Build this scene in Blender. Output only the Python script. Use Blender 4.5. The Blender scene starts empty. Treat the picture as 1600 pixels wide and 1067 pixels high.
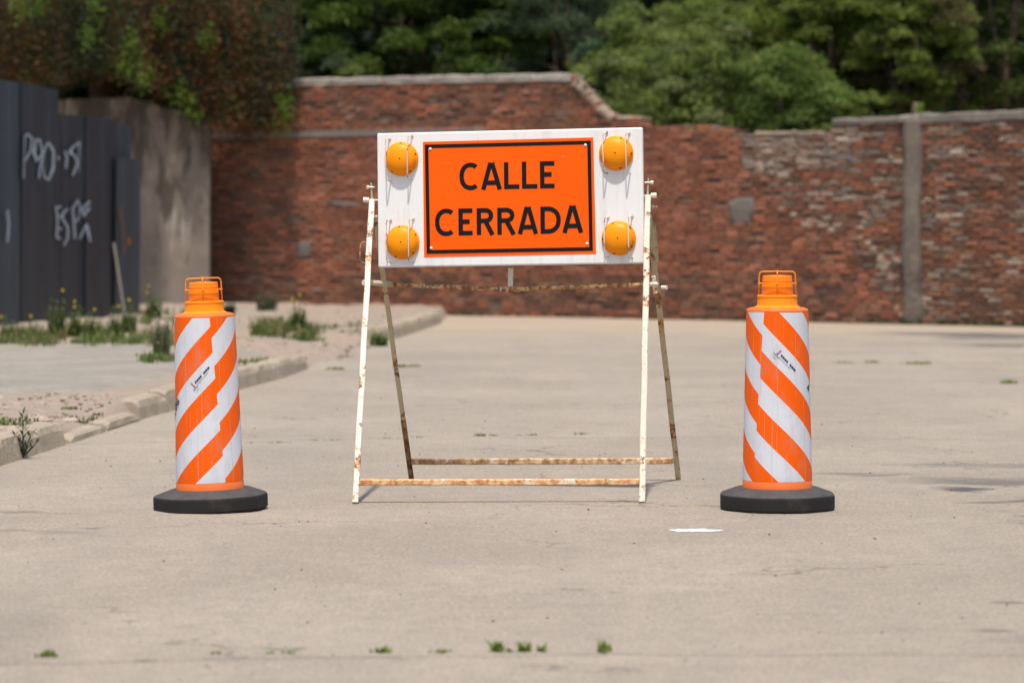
import bpy, math, random
import numpy as np
from mathutils import Vector, Matrix, noise
random.seed(7); rng = np.random.default_rng(7)
C = bpy.context.scene.collection
SC = bpy.context.scene

# ------------------------------------------------------------------ camera, world, sun, exposure
F = 5000.0; HZ = 330.0; CH = 1.61            # focal length in photo pixels, horizon row, eye height
cam = bpy.data.cameras.new('camera'); camo = bpy.data.objects.new('camera', cam); C.objects.link(camo)
camo.location = (0, 0, CH); camo.rotation_euler = (math.pi/2, 0, 0)
cam.sensor_width = 36; cam.lens = 36*F/1600
cam.shift_y = -(533.5-HZ)/1600
cam.clip_start = 0.5; cam.clip_end = 2000
cam.dof.use_dof = True; cam.dof.focus_distance = 17.9; cam.dof.aperture_fstop = 2.35
SC.camera = camo
w = bpy.data.worlds.new('World'); SC.world = w; w.use_nodes = True
nt = w.node_tree
sky = nt.nodes.new('ShaderNodeTexSky'); sky.sky_type = 'NISHITA'; sky.sun_disc = False
sky.sun_elevation = math.radians(70); sky.sun_rotation = math.radians(180)
sky.dust_density = 2.0
bg = nt.nodes['Background']; bg.inputs['Strength'].default_value = 0.135
nt.links.new(sky.outputs[0], bg.inputs['Color'])
sl = bpy.data.lights.new('sun', 'SUN'); sl.energy = 3.5; sl.angle = math.radians(2.2); sl.color = (1.0, 0.95, 0.87)
so = bpy.data.objects.new('sun', sl); C.objects.link(so); so.rotation_euler = (math.radians(20), 0, math.radians(-3))
SC.view_settings.view_transform = 'Standard'; SC.view_settings.look = 'None'
SC.view_settings.gamma = 1; SC.view_settings.use_curve_mapping = False
SC.view_settings.exposure = 0.36

# ------------------------------------------------------------------ helpers
def P(x, y, d):                              # a photo pixel at a distance -> world point
    return Vector(((x-800)/F*d, d, CH+(HZ-y)/F*d))
def G(x, y, z=0.0):                          # a photo pixel on ground of height z
    d = (CH-z)*F/(y-HZ); return Vector(((x-800)/F*d, d, z))

class MB:
    def __init__(s): s.v=[]; s.f=[]; s.c=[]; s.uv=None; s.smooth=False
    def add(s, vs, fs, col=None):
        n=len(s.v); s.v.extend([tuple(p) for p in vs]); s.f.extend([tuple(i+n for i in f) for f in fs])
        if col is not None: s.c.extend([col]*len(fs))
    def box(s, c, sz, M=None, col=None, j=0.0):
        vs=[]
        for x in (-.5,.5):
            for y in (-.5,.5):
                for z in (-.5,.5):
                    p=Vector((x*sz[0]+random.uniform(-j,j), y*sz[1]+random.uniform(-j,j), z*sz[2]+random.uniform(-j,j)))
                    if M is not None: p=M@p
                    vs.append(p+Vector(c))
        s.add(vs,[(0,1,3,2),(4,6,7,5),(0,4,5,1),(2,3,7,6),(0,2,6,4),(1,5,7,3)],col)
    def tube(s, path, r, n=8, caps=True, prof=None, up=Vector((0,0,1)), col=None):
        path=[Vector(p) for p in path]; rings=[]
        for i,p in enumerate(path):
            a=path[max(i-1,0)]; b=path[min(i+1,len(path)-1)]; t=(b-a).normalized()
            u=up if abs(t.dot(up))<.95 else Vector((0,1,0))
            x=t.cross(u).normalized(); y=x.cross(t).normalized()
            rr=r[i] if isinstance(r,(list,tuple)) else r
            if prof: pts=[(a_*rr,b_*rr) for a_,b_ in prof]
            else: pts=[(math.cos(k*2*math.pi/n)*rr, math.sin(k*2*math.pi/n)*rr) for k in range(n)]
            rings.append([p+x*q[0]+y*q[1] for q in pts])
        m=len(rings[0]); vs=[q for r_ in rings for q in r_]; fs=[]
        for i in range(len(rings)-1):
            for k in range(m):
                fs.append((i*m+k,i*m+(k+1)%m,(i+1)*m+(k+1)%m,(i+1)*m+k))
        if caps: fs.append(tuple(range(m))[::-1]); fs.append(tuple((len(rings)-1)*m+k for k in range(m)))
        s.add(vs,fs,col)
    def lathe(s, prof, n=48, M=None, cap_top=False, cap_bot=False, ph=0.0):
        vs=[];fs=[]
        for (r,z) in prof:
            for k in range(n):
                a=ph+k*2*math.pi/n; p=Vector((r*math.cos(a),r*math.sin(a),z))
                vs.append(M@p if M is not None else p)
        for i in range(len(prof)-1):
            for k in range(n): fs.append((i*n+k,i*n+(k+1)%n,(i+1)*n+(k+1)%n,(i+1)*n+k))
        if cap_bot: fs.append(tuple(range(n))[::-1])
        if cap_top: fs.append(tuple((len(prof)-1)*n+k for k in range(n)))
        s.add(vs,fs)
    def stroke(s, pts, wd, fn, z=0.0, caps=0.0):
        """flat ribbon along 2D points, fn(u,v,z)->3D"""
        pts=[Vector(p) for p in pts]; vs=[]
        for i,p in enumerate(pts):
            if i==0: d=(pts[1]-p).normalized(); nrm=Vector((-d.y,d.x)); k=1; p=p-d*caps
            elif i==len(pts)-1: d=(p-pts[i-1]).normalized(); nrm=Vector((-d.y,d.x)); k=1; p=p+d*caps
            else:
                d1=(p-pts[i-1]).normalized(); d2=(pts[i+1]-p).normalized()
                n1=Vector((-d1.y,d1.x)); n2=Vector((-d2.y,d2.x)); nrm=(n1+n2)
                if nrm.length<.2: nrm=n1
                nrm.normalize(); k=1/max(.5,nrm.dot(n1))
            vs.append(fn(*(p+nrm*wd*.5*k),z)); vs.append(fn(*(p-nrm*wd*.5*k),z))
        fs=[(2*i,2*i+1,2*i+3,2*i+2) for i in range(len(pts)-1)]
        s.add(vs,fs)
    def build(s, name, mat, parent=None, local=False, smooth=False, bevel=0.0, uv=None):
        me=bpy.data.meshes.new(name)
        vs=np.array(s.v,dtype=float)
        if parent is not None and not local:
            l=parent_world(parent); vs=vs-np.array(l)
        me.from_pydata(vs.tolist(),[],s.f)
        if s.c:
            at=me.color_attributes.new('Col','FLOAT_COLOR','CORNER')
            cols=[]
            for p in me.polygons: cols.extend(list(s.c[p.index])+[1.0] if len(s.c[p.index])==3 else list(s.c[p.index]) for _ in range(p.loop_total))
            at.data.foreach_set('color',np.array(cols,dtype=np.float32).ravel())
        if uv is not None:
            l=me.uv_layers.new(name='UVMap')
            arr=np.array([uv[lp.vertex_index] for lp in me.loops],dtype=np.float32); l.data.foreach_set('uv',arr.ravel())
        if smooth: me.polygons.foreach_set('use_smooth',[True]*len(me.polygons))
        me.materials.append(mat); me.update()
        o=bpy.data.objects.new(name,me); C.objects.link(o)
        if parent is not None: o.parent=parent
        if bevel>0:
            b=o.modifiers.new('bevel','BEVEL'); b.width=bevel; b.segments=2; b.limit_method='ANGLE'; b.angle_limit=math.radians(40)
        return o
def parent_world(p):
    l=Vector((0,0,0))
    while p is not None: l=l+p.location; p=p.parent
    return l
def tag(o,label=None,cat=None,group=None,kind=None):
    if label: o['label']=label
    if cat: o['category']=cat
    if group: o['group']=group
    if kind: o['kind']=kind
    return o
def empty(name,loc,label=None,cat=None,group=None):
    o=bpy.data.objects.new(name,None); C.objects.link(o); o.location=loc; o.empty_display_size=.1
    return tag(o,label,cat,group)

# ------------------------------------------------------------------ materials
class NT:
    def __init__(s,name):
        s.m=bpy.data.materials.new(name); s.m.use_nodes=True; s.t=s.m.node_tree; s.b=s.t.nodes['Principled BSDF']
    def n(s,ty,**k):
        nd=s.t.nodes.new(ty)
        for a,b in k.items(): setattr(nd,a,b)
        return nd
    def l(s,a,b): s.t.links.new(a,b)
    def co(s,kind='Object',scale=(1,1,1)):
        tc=s.n('ShaderNodeTexCoord'); mp=s.n('ShaderNodeMapping'); mp.inputs['Scale'].default_value=scale
        s.l(tc.outputs[kind],mp.inputs[0]); return mp.outputs[0]
    def wco(s,scale=(1,1,1)):
        g=s.n('ShaderNodeNewGeometry'); mp=s.n('ShaderNodeMapping'); mp.inputs['Scale'].default_value=scale
        s.l(g.outputs['Position'],mp.inputs[0]); return mp.outputs[0]
    def noise(s,co,scale,detail=4,rough=.6):
        nd=s.n('ShaderNodeTexNoise'); nd.inputs['Scale'].default_value=scale; nd.inputs['Detail'].default_value=detail; nd.inputs['Roughness'].default_value=rough
        s.l(co,nd.inputs['Vector']); return nd.outputs['Fac']
    def ramp(s,fac,stops):
        r=s.n('ShaderNodeValToRGB'); e=r.color_ramp.elements
        while len(e)<len(stops): e.new(.5)
        for i,(p,c) in enumerate(stops): e[i].position=p; e[i].color=(c,c,c,1) if isinstance(c,(int,float)) else (*c,1)
        s.l(fac,r.inputs[0]); return r.outputs[0]
    def mix(s,fac,a,b,mode='MIX'):
        m=s.n('ShaderNodeMix',data_type='RGBA',blend_type=mode)
        for sock,v in ((m.inputs[0],fac),(m.inputs[6],a),(m.inputs[7],b)):
            if hasattr(v,'is_output'): s.l(v,sock)
            elif isinstance(v,(int,float)): sock.default_value=v
            else: sock.default_value=(*v,1)
        return m.outputs[2]
    def math(s,op,a,b=0.0,c=0.0):
        m=s.n('ShaderNodeMath',operation=op)
        for i,v in enumerate((a,b,c)):
            if hasattr(v,'is_output'): s.l(v,m.inputs[i])
            else: m.inputs[i].default_value=v
        return m.outputs[0]
    def bump(s,h,strength=.3,dist=.01):
        b=s.n('ShaderNodeBump'); b.inputs['Strength'].default_value=strength; b.inputs['Distance'].default_value=dist
        s.l(h,b.inputs['Height']); s.l(b.outputs[0],s.b.inputs['Normal'])
    def out(s,col,rough=.8,spec=.3,metal=0):
        if hasattr(col,'is_output'): s.l(col,s.b.inputs['Base Color'])
        else: s.b.inputs['Base Color'].default_value=(*col,1)
        if hasattr(rough,'is_output'): s.l(rough,s.b.inputs['Roughness'])
        else: s.b.inputs['Roughness'].default_value=rough
        s.b.inputs['Specular IOR Level'].default_value=spec; s.b.inputs['Metallic'].default_value=metal
        return s.m

def m_rusty(name, paint, amount, rust=(.20,.075,.028), pale=(.62,.36,.17)):
    k=NT(name); co=k.co('Object'); co2=k.wco()
    a=k.noise(co2,9,5,.65); b=k.noise(co2,60,4,.7)
    f=k.math('ADD',k.math('MULTIPLY',a,.75),k.math('MULTIPLY',b,.3))
    t=.66-amount*.28
    mask=k.ramp(f,[(t,0.0),(t+.035,1.0)])
    rc=k.ramp(k.noise(co2,24,5,.7),[(.28,tuple(c*.4 for c in rust)),(.45,rust),(.58,pale)])
    pc=k.mix(k.ramp(k.noise(co2,30,4,.6),[(.35,0.0),(.7,.5)]),paint,tuple(c*q for c,q in zip(paint,(.80,.70,.52))))
    col=k.mix(mask,pc,rc)
    k.bump(k.math('SUBTRACT',b,mask),.35,.004)
    return k.out(col,k.mix(mask,(.45,)*3,(.85,)*3),.4)
def m_plain(name,col,rough=.6,spec=.3,var=.12,scale=20,bump=.05,grime=None):
    k=NT(name); co=k.co('Object')
    n=k.noise(co,scale,5,.6)
    c=k.mix(n,tuple(x*(1-var) for x in col),tuple(min(1,x*(1+var)) for x in col))
    if grime:
        g=k.ramp(k.noise(co,scale*.35,5,.7),[(.52,0.0),(.72,1.0)]); c=k.mix(k.math('MULTIPLY',g,.55),c,grime)
    if bump: k.bump(k.noise(co,scale*6,3,.6),bump,.003)
    return k.out(c,rough,spec)
def m_attr(name,rough=.85,scale=60,var=.35,bump=.5,dist=.006,trans=0.0,spec=.25):
    k=NT(name); at=k.n('ShaderNodeAttribute',attribute_name='Col')
    if scale:
        n=k.noise(k.wco(),scale,4,.65)
        c=k.mix(1.0,at.outputs['Color'],k.ramp(n,[(.3,1-var),(.7,1+var*.6)]),'MULTIPLY')
        k.bump(n,bump,dist)
    else: c=at.outputs['Color']
    k.out(c,rough,spec)
    if trans:
        tr=k.n('ShaderNodeBsdfTranslucent'); k.l(c,tr.inputs[0]); mx=k.n('ShaderNodeMixShader'); mx.inputs[0].default_value=trans
        k.l(k.b.outputs[0],mx.inputs[1]); k.l(tr.outputs[0],mx.inputs[2]); k.l(mx.outputs[0],k.t.nodes['Material Output'].inputs[0])
    return k.m

M_leaf=m_attr('leaf',.55,0,trans=.48,spec=.3)
M_brick=m_attr('brick',.95,26,.28,.8,.01)
M_stone=m_attr('stone',.95,25,.3,.6,.01)

def m_road():
    k=NT('road_concrete'); co=k.wco(); flat=k.wco((1,1,0))
    big=k.noise(flat,.55,5,.6); mid=k.noise(flat,5,6,.7); fine=k.noise(flat,55,4,.75)
    c=k.mix(k.ramp(big,[(.38,0.0),(.62,1.0)]),(.295,.242,.184),(.365,.302,.230))
    c=k.mix(k.math('MULTIPLY',k.ramp(mid,[(.42,0.0),(.66,1.0)]),.50),c,(.235,.205,.172))
    c=k.mix(k.math('MULTIPLY',k.ramp(k.noise(flat,9,6,.75),[(.53,0.0),(.66,1.0)]),.45),c,(.44,.375,.29))
    c=k.mix(k.math('MULTIPLY',k.ramp(k.noise(k.wco((1,2.2,0)),17,5,.8),[(.53,0.0),(.60,1.0)]),.50),c,(.165,.138,.11))
    c=k.mix(k.math('MULTIPLY',k.ramp(k.noise(flat,1.6,7,.8),[(.56,0.0),(.66,1.0)]),.30),c,(.215,.195,.175))
    c=k.mix(k.math('MULTIPLY',k.ramp(fine,[(.38,1.0),(.50,0.0)]),.55),c,(.165,.135,.105))
    c=k.mix(k.math('MULTIPLY',k.ramp(fine,[(.54,0.0),(.64,1.0)]),.55),c,(.52,.455,.365))
    # lengthwise wheel wear
    wx=k.noise(k.wco((1.2,.06,0)),1.3,3,.5)
    c=k.mix(k.math('MULTIPLY',k.ramp(wx,[(.45,0.0),(.65,1.0)]),.22),c,(.25,.22,.195))
    # small dark pits and drops
    vor=k.n('ShaderNodeTexVoronoi'); vor.inputs['Scale'].default_value=3.1; k.l(k.math and flat,vor.inputs['Vector'])
    c=k.mix(k.math('MULTIPLY',k.ramp(vor.outputs['Distance'],[(.018,1.0),(.04,0.0)]),.75),c,(.07,.055,.045))
    # hairline cracks
    v2=k.n('ShaderNodeTexVoronoi',feature='DISTANCE_TO_EDGE'); v2.inputs['Scale'].default_value=.35
    ds=k.n('ShaderNodeVectorMath',operation='ADD'); nz=k.n('ShaderNodeTexNoise'); nz.inputs['Scale'].default_value=2.2; nz.inputs['Detail'].default_value=5
    k.l(flat,nz.inputs['Vector']); k.l(flat,ds.inputs[0]); k.l(nz.outputs['Color'],ds.inputs[1]); k.l(ds.outputs[0],v2.inputs['Vector'])
    cr=k.math('MULTIPLY',k.ramp(v2.outputs['Distance'],[(.0,1.0),(.006,0.0)]),k.ramp(k.noise(flat,.8,2,.5),[(.48,0.0),(.58,.7)]))
    c=k.mix(cr,c,(.10,.08,.065))
    # sand blown against the far wall
    sx=k.n('ShaderNodeSeparateXYZ'); k.l(co,sx.inputs[0])
    s_=k.math('ADD',sx.outputs['Y'],k.math('MULTIPLY',k.math('SUBTRACT',k.noise(flat,.7,4,.6),.5),5.0))
    c=k.mix(k.math('MULTIPLY',k.ramp(k.math('DIVIDE',k.math('SUBTRACT',s_,39.5),5.0),[(0,0.0),(1,1.0)]),.5),c,(.42,.33,.23))
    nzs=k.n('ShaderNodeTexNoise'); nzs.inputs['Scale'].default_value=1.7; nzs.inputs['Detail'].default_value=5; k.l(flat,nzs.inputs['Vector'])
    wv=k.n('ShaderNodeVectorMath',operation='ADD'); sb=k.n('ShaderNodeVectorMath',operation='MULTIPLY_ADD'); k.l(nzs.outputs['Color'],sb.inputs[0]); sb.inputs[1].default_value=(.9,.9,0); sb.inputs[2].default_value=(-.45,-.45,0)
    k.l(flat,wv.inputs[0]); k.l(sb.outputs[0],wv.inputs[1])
    for (X,Y,rx,ry,st) in ((2.62,18.45,.16,.30,.95),(2.75,17.8,.32,.12,.6),(2.95,19.1,.75,.30,.65),(2.1,19.6,.45,.16,.45),(3.1,20.4,.9,.22,.4),(2.9,16.6,.5,.22,.35),(2.35,12.6,.10,.10,.7),(2.05,13.2,.11,.06,.6),(2.45,13.5,.28,.09,.6),(1.85,12.3,.11,.06,.6),(2.3,11.7,.5,.06,.6),(2.6,14.9,.22,.10,.65),(2.25,12.1,.45,.22,.35),(5.7,42.4,1.3,.7,.8),(5.5,31.0,1.2,.3,.3),(-1.32,11.5,.055,.03,.75),(-1.5,12.6,.045,.03,.6),(-2.7,17.2,.5,.14,.4),(-2.5,16.0,.5,.10,.3),(2.9,14.0,.5,2.5,.22),(-1.95,12.0,.35,1.4,.22)):  # dark ovals: road stains, plus dapples of tree shade painted into the colour
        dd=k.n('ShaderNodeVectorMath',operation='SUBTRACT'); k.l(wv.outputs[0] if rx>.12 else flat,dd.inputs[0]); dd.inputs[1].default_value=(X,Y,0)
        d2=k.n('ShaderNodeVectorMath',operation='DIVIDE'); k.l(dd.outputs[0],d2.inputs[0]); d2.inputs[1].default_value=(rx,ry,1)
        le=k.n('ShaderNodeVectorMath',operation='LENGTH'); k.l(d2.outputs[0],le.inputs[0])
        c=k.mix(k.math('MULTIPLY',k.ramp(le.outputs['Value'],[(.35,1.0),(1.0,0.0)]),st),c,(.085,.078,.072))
    k.bump(k.math('ADD',k.math('MULTIPLY',fine,.8),k.math('MULTIPLY',mid,.6)),.5,.008)
    return k.out(c,.9,.25)
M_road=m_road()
def m_dirt(name,a,b,c3,sc=3):
    k=NT(name); flat=k.wco()
    c=k.mix(k.ramp(k.noise(flat,sc*.5,6,.65),[(.35,0.0),(.65,1.0)]),a,b)
    c=k.mix(k.math('MULTIPLY',k.ramp(k.noise(flat,sc*6,5,.7),[(.5,0.0),(.65,1.0)]),.6),c,c3)
    k.bump(k.noise(flat,sc*9,5,.75),.8,.02)
    return k.out(c,.95,.2)
M_dirt=m_dirt('dirt',(.32,.235,.175),(.27,.225,.175),(.40,.33,.26),1.3)
M_ground=m_dirt('ground_earth',(.10,.08,.05),(.13,.11,.07),(.16,.14,.08),1)
M_walk=m_dirt('walk_concrete',(.25,.22,.18),(.33,.29,.235),(.19,.165,.14),2.2)
M_kerb=m_dirt('kerb_concrete',(.42,.345,.255),(.34,.275,.20),(.24,.195,.145),2.5)
M_cement=m_dirt('wall_cement',(.20,.16,.125),(.12,.095,.078),(.26,.215,.17),2.2)
M_cope=m_dirt('coping_concrete',(.42,.37,.31),(.30,.26,.22),(.17,.145,.12),3)
M_copegrey=m_dirt('coping_grey',(.22,.19,.165),(.16,.135,.115),(.30,.26,.22),4)
M_mortar=m_dirt('mortar',(.15,.095,.065),(.10,.065,.048),(.27,.20,.15),4)
M_patch=m_dirt('mortar_patch',(.17,.15,.13),(.13,.11,.095),(.22,.19,.16),6)

# ------------------------------------------------------------------ ground and road
mb=MB(); mb.add([(-300,-60,-.08),(300,-60,-.08),(300,500,-.08),(-300,500,-.08)],[(0,1,2,3)])
tag(mb.build('ground',M_ground),kind='structure')
KL=[(-3.62,8.0),(-3.60,14.0),(-3.42,18.0),(-3.28,20.5),(-3.11,22.3),(-2.90,24.9),(-2.76,26.2),(-2.49,29.06),(-2.25,30.96),(-2.13,32.7),(-1.90,36.5),(-1.73,39.3),(-1.46,40.9),(-1.04,46.0),(-.98,49.6)]
def kx(Y): return float(np.interp(Y,[k[1] for k in KL],[k[0] for k in KL]))
def camber(X,Y): return -0.006*min(4.0,((X-1.0)/3.4)**2)
JT=[11.62,22.75,33.6,44.2]
def jy(j,X): return JT[j]-0.055*((X-.9)**2)*(.6 if j else .5)+.02*math.sin(X*5+j)+.012*math.sin(X*17+j*3)
road=empty('road',(0,0,0)); tag(road,kind='structure')
edges=[lambda X:-8.0,*[(lambda X,j=j:jy(j,X)) for j in range(3)],lambda X:52.6]
M_gap=m_dirt('joint_filler',(.18,.15,.11),(.28,.235,.175),(.12,.095,.07),8)
for b in range(4):
    mb=MB(); nx=70; ny=max(8,int((edges[b+1](0)-edges[b](0))/.5)); vs=[]
    for i in range(nx+1):
        for j in range(ny+1):
            t=i/nx; f=j/ny
            X0=-3.9+t*17.9
            g=.007
            y0=edges[b](X0)+(g if b else 0); y1=edges[b+1](X0)-(g if b<3 else 0)
            # finer rows towards the joints
            Y=y0+(y1-y0)*f
            X=X0 if i else kx(Y)-.3
            vs.append((X,Y,camber(X,Y)+.004*noise.noise(Vector((X*.5,Y*.5,0)))))
    for i in range(nx):
        for j in range(ny):
            a=i*(ny+1)+j; mb.f.append((a,a+ny+1,a+ny+2,a+1))
    mb.v=vs
    # skirts so every slab has a thickness at its joints
    n0=len(mb.v)
    for side in (0,ny):
        base=len(mb.v)
        for i in range(nx+1):
            x,y,z=mb.v[i*(ny+1)+side]; mb.v.append((x,y,z-.06))
        for i in range(nx):
            a=i*(ny+1)+side; b2=(i+1)*(ny+1)+side; q=(a,b2,base+i+1,base+i); mb.f.append(q if side else q[::-1])
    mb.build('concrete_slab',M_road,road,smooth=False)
mb=MB(); mb.add([(-4.2,-8,-.034),(14,-8,-.034),(14,52,-.034),(-4.2,52,-.034)],[(0,1,2,3)])
mb.build('joint_filler',M_gap,road)

# left verge: dirt terrain beside the kerb
def verge_h(t,Y):
    h=.145
    g1=math.exp(-((Y-23.5)/1.0)**2); h-=.095*g1*math.exp(-t/.35)
    g2=1/(1+math.exp(-(Y-33.2)*4))*(1-1/(1+math.exp(-(Y-39.0)*3))); h-=.13*g2*math.exp(-t/1.2)
    return h
mb=MB(); Ys=np.concatenate([np.arange(6,18,.5),np.arange(18,52,.16)]); Ts=np.concatenate([np.array([-.13,-.09,-.05]),np.arange(0,4.2,.09),np.arange(4.3,22,.8)])
for Y in Ys:
    for t in Ts:
        X=kx(Y)-.10-t
        flat_=.12 if 25.0<Y<35.4 else 1.0
        h=verge_h(t,Y)+flat_*.035*noise.noise(Vector((X*2.1,Y*1.1,3)))+flat_*.03*noise.noise(Vector((X*6,Y*4,1)))*(1 if 20<Y<25.5 or Y>34 else .25)
        if t<0: h=-.03+(min(h,.10)+.03)*(t+.13)/.13
        elif t<.3: h=min(h,.145)
        mb.v.append((X,Y,h))
nT=len(Ts)
for i in range(len(Ys)-1):
    for j in range(nT-1): a=i*nT+j; mb.f.append((a+1,a,a+nT,a+nT+1))
tag(mb.build('verge_ground',M_dirt,smooth=True),kind='structure')
# old grey pavement lying on the verge
mb=MB(); Ys=np.arange(25.6,35.0,.25)
rows=[]
for Y in Ys:
    e=.42+.12*noise.noise(Vector((Y*1.3,0,0)))+(.5 if Y>33.5 else 0)*(Y-33.5)
    for t in np.linspace(e,16,60):
        X=kx(Y)-t; mb.v.append((X,Y+.25*noise.noise(Vector((X*.9,0,Y*.01))),(.166 if Y>25.65 and t>e+.01 else .11)+.006*noise.noise(Vector((X*1.5,Y,7)))))
for i in range(len(Ys)-1):
    for j in range(59): a=i*60+j; mb.f.append((a+1,a,a+60,a+61))
tag(mb.build('pavement',M_walk,smooth=True),kind='structure')

# kerb
kerb=empty('kerb',(0,0,0)); tag(kerb,kind='structure')
def kerb_stone(Y0,Y1,sink=0.0,tilt=0.0,h=.16):
    n=max(5,int((Y1-Y0)/.12)); vs=[]; prof=[(0.045,-.05),(0.012,h*.62),(-.012,h*.90),(-.045,h),(-.13,h+.004),(-.15,h-.02),(-.15,-.05)]
    mb=MB(); m=len(prof)
    for i in range(n+1):
        Y=Y0+(Y1-Y0)*i/n; x=kx(Y)
        e=.02 if i in(0,n) else 0
        for q,(a,z) in enumerate(prof):
            jx=.012*noise.noise(Vector((Y*4,q*3.1,Y0))); jz=.010*noise.noise(Vector((Y*3,q*2.1,9)))
            mb.v.append((x+a+jx+tilt*z,Y,z+jz-sink-(e if q in(2,3,4,5) else 0)))
    for i in range(n):
        for q in range(m-1): a=i*m+q; mb.f.append((a,a+1,a+m+1,a+m))
    mb.f.append(tuple(range(m))); mb.f.append(tuple(n*m+q for q in range(m))[::-1])
    return mb.build('kerb_stone',M_kerb,kerb)
y=9.0
while y<21.5: kerb_stone(y,min(y+1.02,22.15)); y+=1.04
kerb_stone(21.5,22.15,.0,-.05)
kerb_stone(22.3,23.5,.105,.3,.15); kerb_stone(23.52,24.7,.085,.3,.15)
y=24.8
while y<31.9: kerb_stone(y,y+1.0,.0 if y>25 else .02,0,.17); y+=1.02
kerb_stone(y,32.8,.03,0,.17)
for a,b in ((39.2,40.2),(40.22,41.3),(41.32,42.5),(42.52,43.7),(43.72,44.9),(44.92,46.0)): kerb_stone(a,b,0,0,.18)

# ------------------------------------------------------------------ brick walls
W0=Vector((-4.96,51.7)); WT=Vector((.876,-.483)).normalized(); WN=Vector((WT.y,-WT.x)) 
if WN.y>0: WN=-WN
def wp(s,z,o=0.0): p=W0+WT*s+WN*o; return Vector((p.x,p.y,z))
def ws(x,y=None):
    a=(x-800)/F; s=(a*W0.y-W0.x)/(WT.x-a*WT.y)
    if y is None: return s
    return s, CH+(HZ-y)/F*(W0.y+WT.y*s)
TOP=[(300,135),(446,134),(600,129),(760,123),(892,118),(897,124),(912,135),(925,150),(938,160),(948,177),(965,182),(985,180),(1000,181),(1006,191),(1038,193),(1044,199),(1100,197),(1125,199),(1150,201),(1168,205),(1230,208),(1282,206),(1296,198),(1303,191),(1415,188),(1436,186),(1442,184),(1600,176),(1800,166)]
TS=[ws(*p) for p in TOP]
def ztop(s): return float(np.interp(s,[q[0] for q in TS],[q[1] for q in TS]))
S0=ws(325); SP0=ws(1414); SP1=ws(1439); S1=ws(1760)
def core(name,s0,s1,parent,inset=.06):
    mb=MB(); n=max(10,int((s1-s0)/.08)); vs=[]
    for i in range(n+1):
        s=s0+(s1-s0)*i/n; zt=ztop(s)-inset
        for z,o in ((-.1,0),(zt,0),(zt,-.3),(-.1,-.3)): vs.append(wp(s,z,o))
    fs=[]
    for i in range(n):
        for k in range(3): a=i*4+k; fs.append((a,a+4,a+5,a+1))
    fs+= [(0,1,2,3),tuple(n*4+k for k in (3,2,1,0))]
    mb.add(vs,fs); return mb.build(name,M_mortar,parent)
wallA=empty('brick_wall',wp(S0,0),'long old red brick wall with a tall stepped left part and broken sloping top','brick wall')
wallB=empty('brick_wall',wp(SP1,0),'brown weathered brick wall right of the narrow concrete pillar','brick wall')
core('mortar_core',S0,SP0,wallA); core('mortar_core',SP1,S1,wallB)
pal_red=[(.31,.112,.062),(.285,.105,.06),(.335,.125,.067),(.25,.095,.058),(.29,.12,.075),(.36,.145,.085)]
pal_brn=[(.23,.105,.060),(.185,.088,.055),(.26,.115,.065),(.25,.125,.08),(.15,.08,.055)]
pal_gry=[(.30,.22,.165),(.24,.18,.14),(.36,.28,.215),(.29,.175,.125),(.20,.15,.12)]
def brick_col(s,z):
    p=W0+WT*s; x=800+F*p.x/p.y; y=HZ-F*(z-CH)/p.y
    n=noise.noise(Vector((s*.8,z*1.3,0))); n2=noise.noise(Vector((s*2.3,z*3,5)))
    wg=.015; wb=.22+.35*n
    worn=x>float(np.interp(y,[195,260,330,380,470,505],[1140,1165,1235,1320,1400,1425]))+25*n2
    if worn: wg=.36+.45*n2+(.45 if y<275 and x<1340 else 0)*(1+n2); wb=.4+.4*n
    pass
    if x>1439: wb=.45+.5*n; wg=.30+.4*n2
    if x>1300 and y<225: wb=.8
    if y>430: wb+=.35
    if x<460: wb+=.35
    if y<200 and x<900: wb=.5+n; wg=.10
    if x<1140 and y>200 and y<330: wb-=.1
    r=.5*random.random()+.5*min(1,max(0,.5+1.1*noise.noise(Vector((s*1.3,z*11,8)))))
    pal=pal_gry if r<wg else (pal_brn if r<wg+wb else pal_red)
    c=random.choice(pal); k=random.uniform(.82,1.12)*(1+.35*n2)
    return tuple(v*k for v in c)
def brick_geo(mb,s0,s1,z0,z1,o,col,jit,depth=.07):
    cs=[]
    for (s,z) in ((s0,z0),(s1,z0),(s1,z1),(s0,z1)):
        cs.append((s+random.uniform(-jit,jit),z+random.uniform(-jit,jit)))
    ch=.006; cen=(sum(c[0] for c in cs)/4,sum(c[1] for c in cs)/4)
    fr=[wp(c[0]+(cen[0]-c[0])*.05,c[1]+(cen[1]-c[1])*.14,o+random.uniform(-.4,.4)*jit) for c in cs]
    md=[wp(c[0],c[1],o-ch) for c in cs]; bk=[wp(c[0],c[1],o-depth) for c in cs]
    vs=fr+md+bk; fs=[(0,1,2,3)]
    for a in (0,4):
        for k in range(4): fs.append((a+k,a+4+k,a+4+(k+1)%4,a+(k+1)%4))
    mb.add(vs,fs,col)
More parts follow.
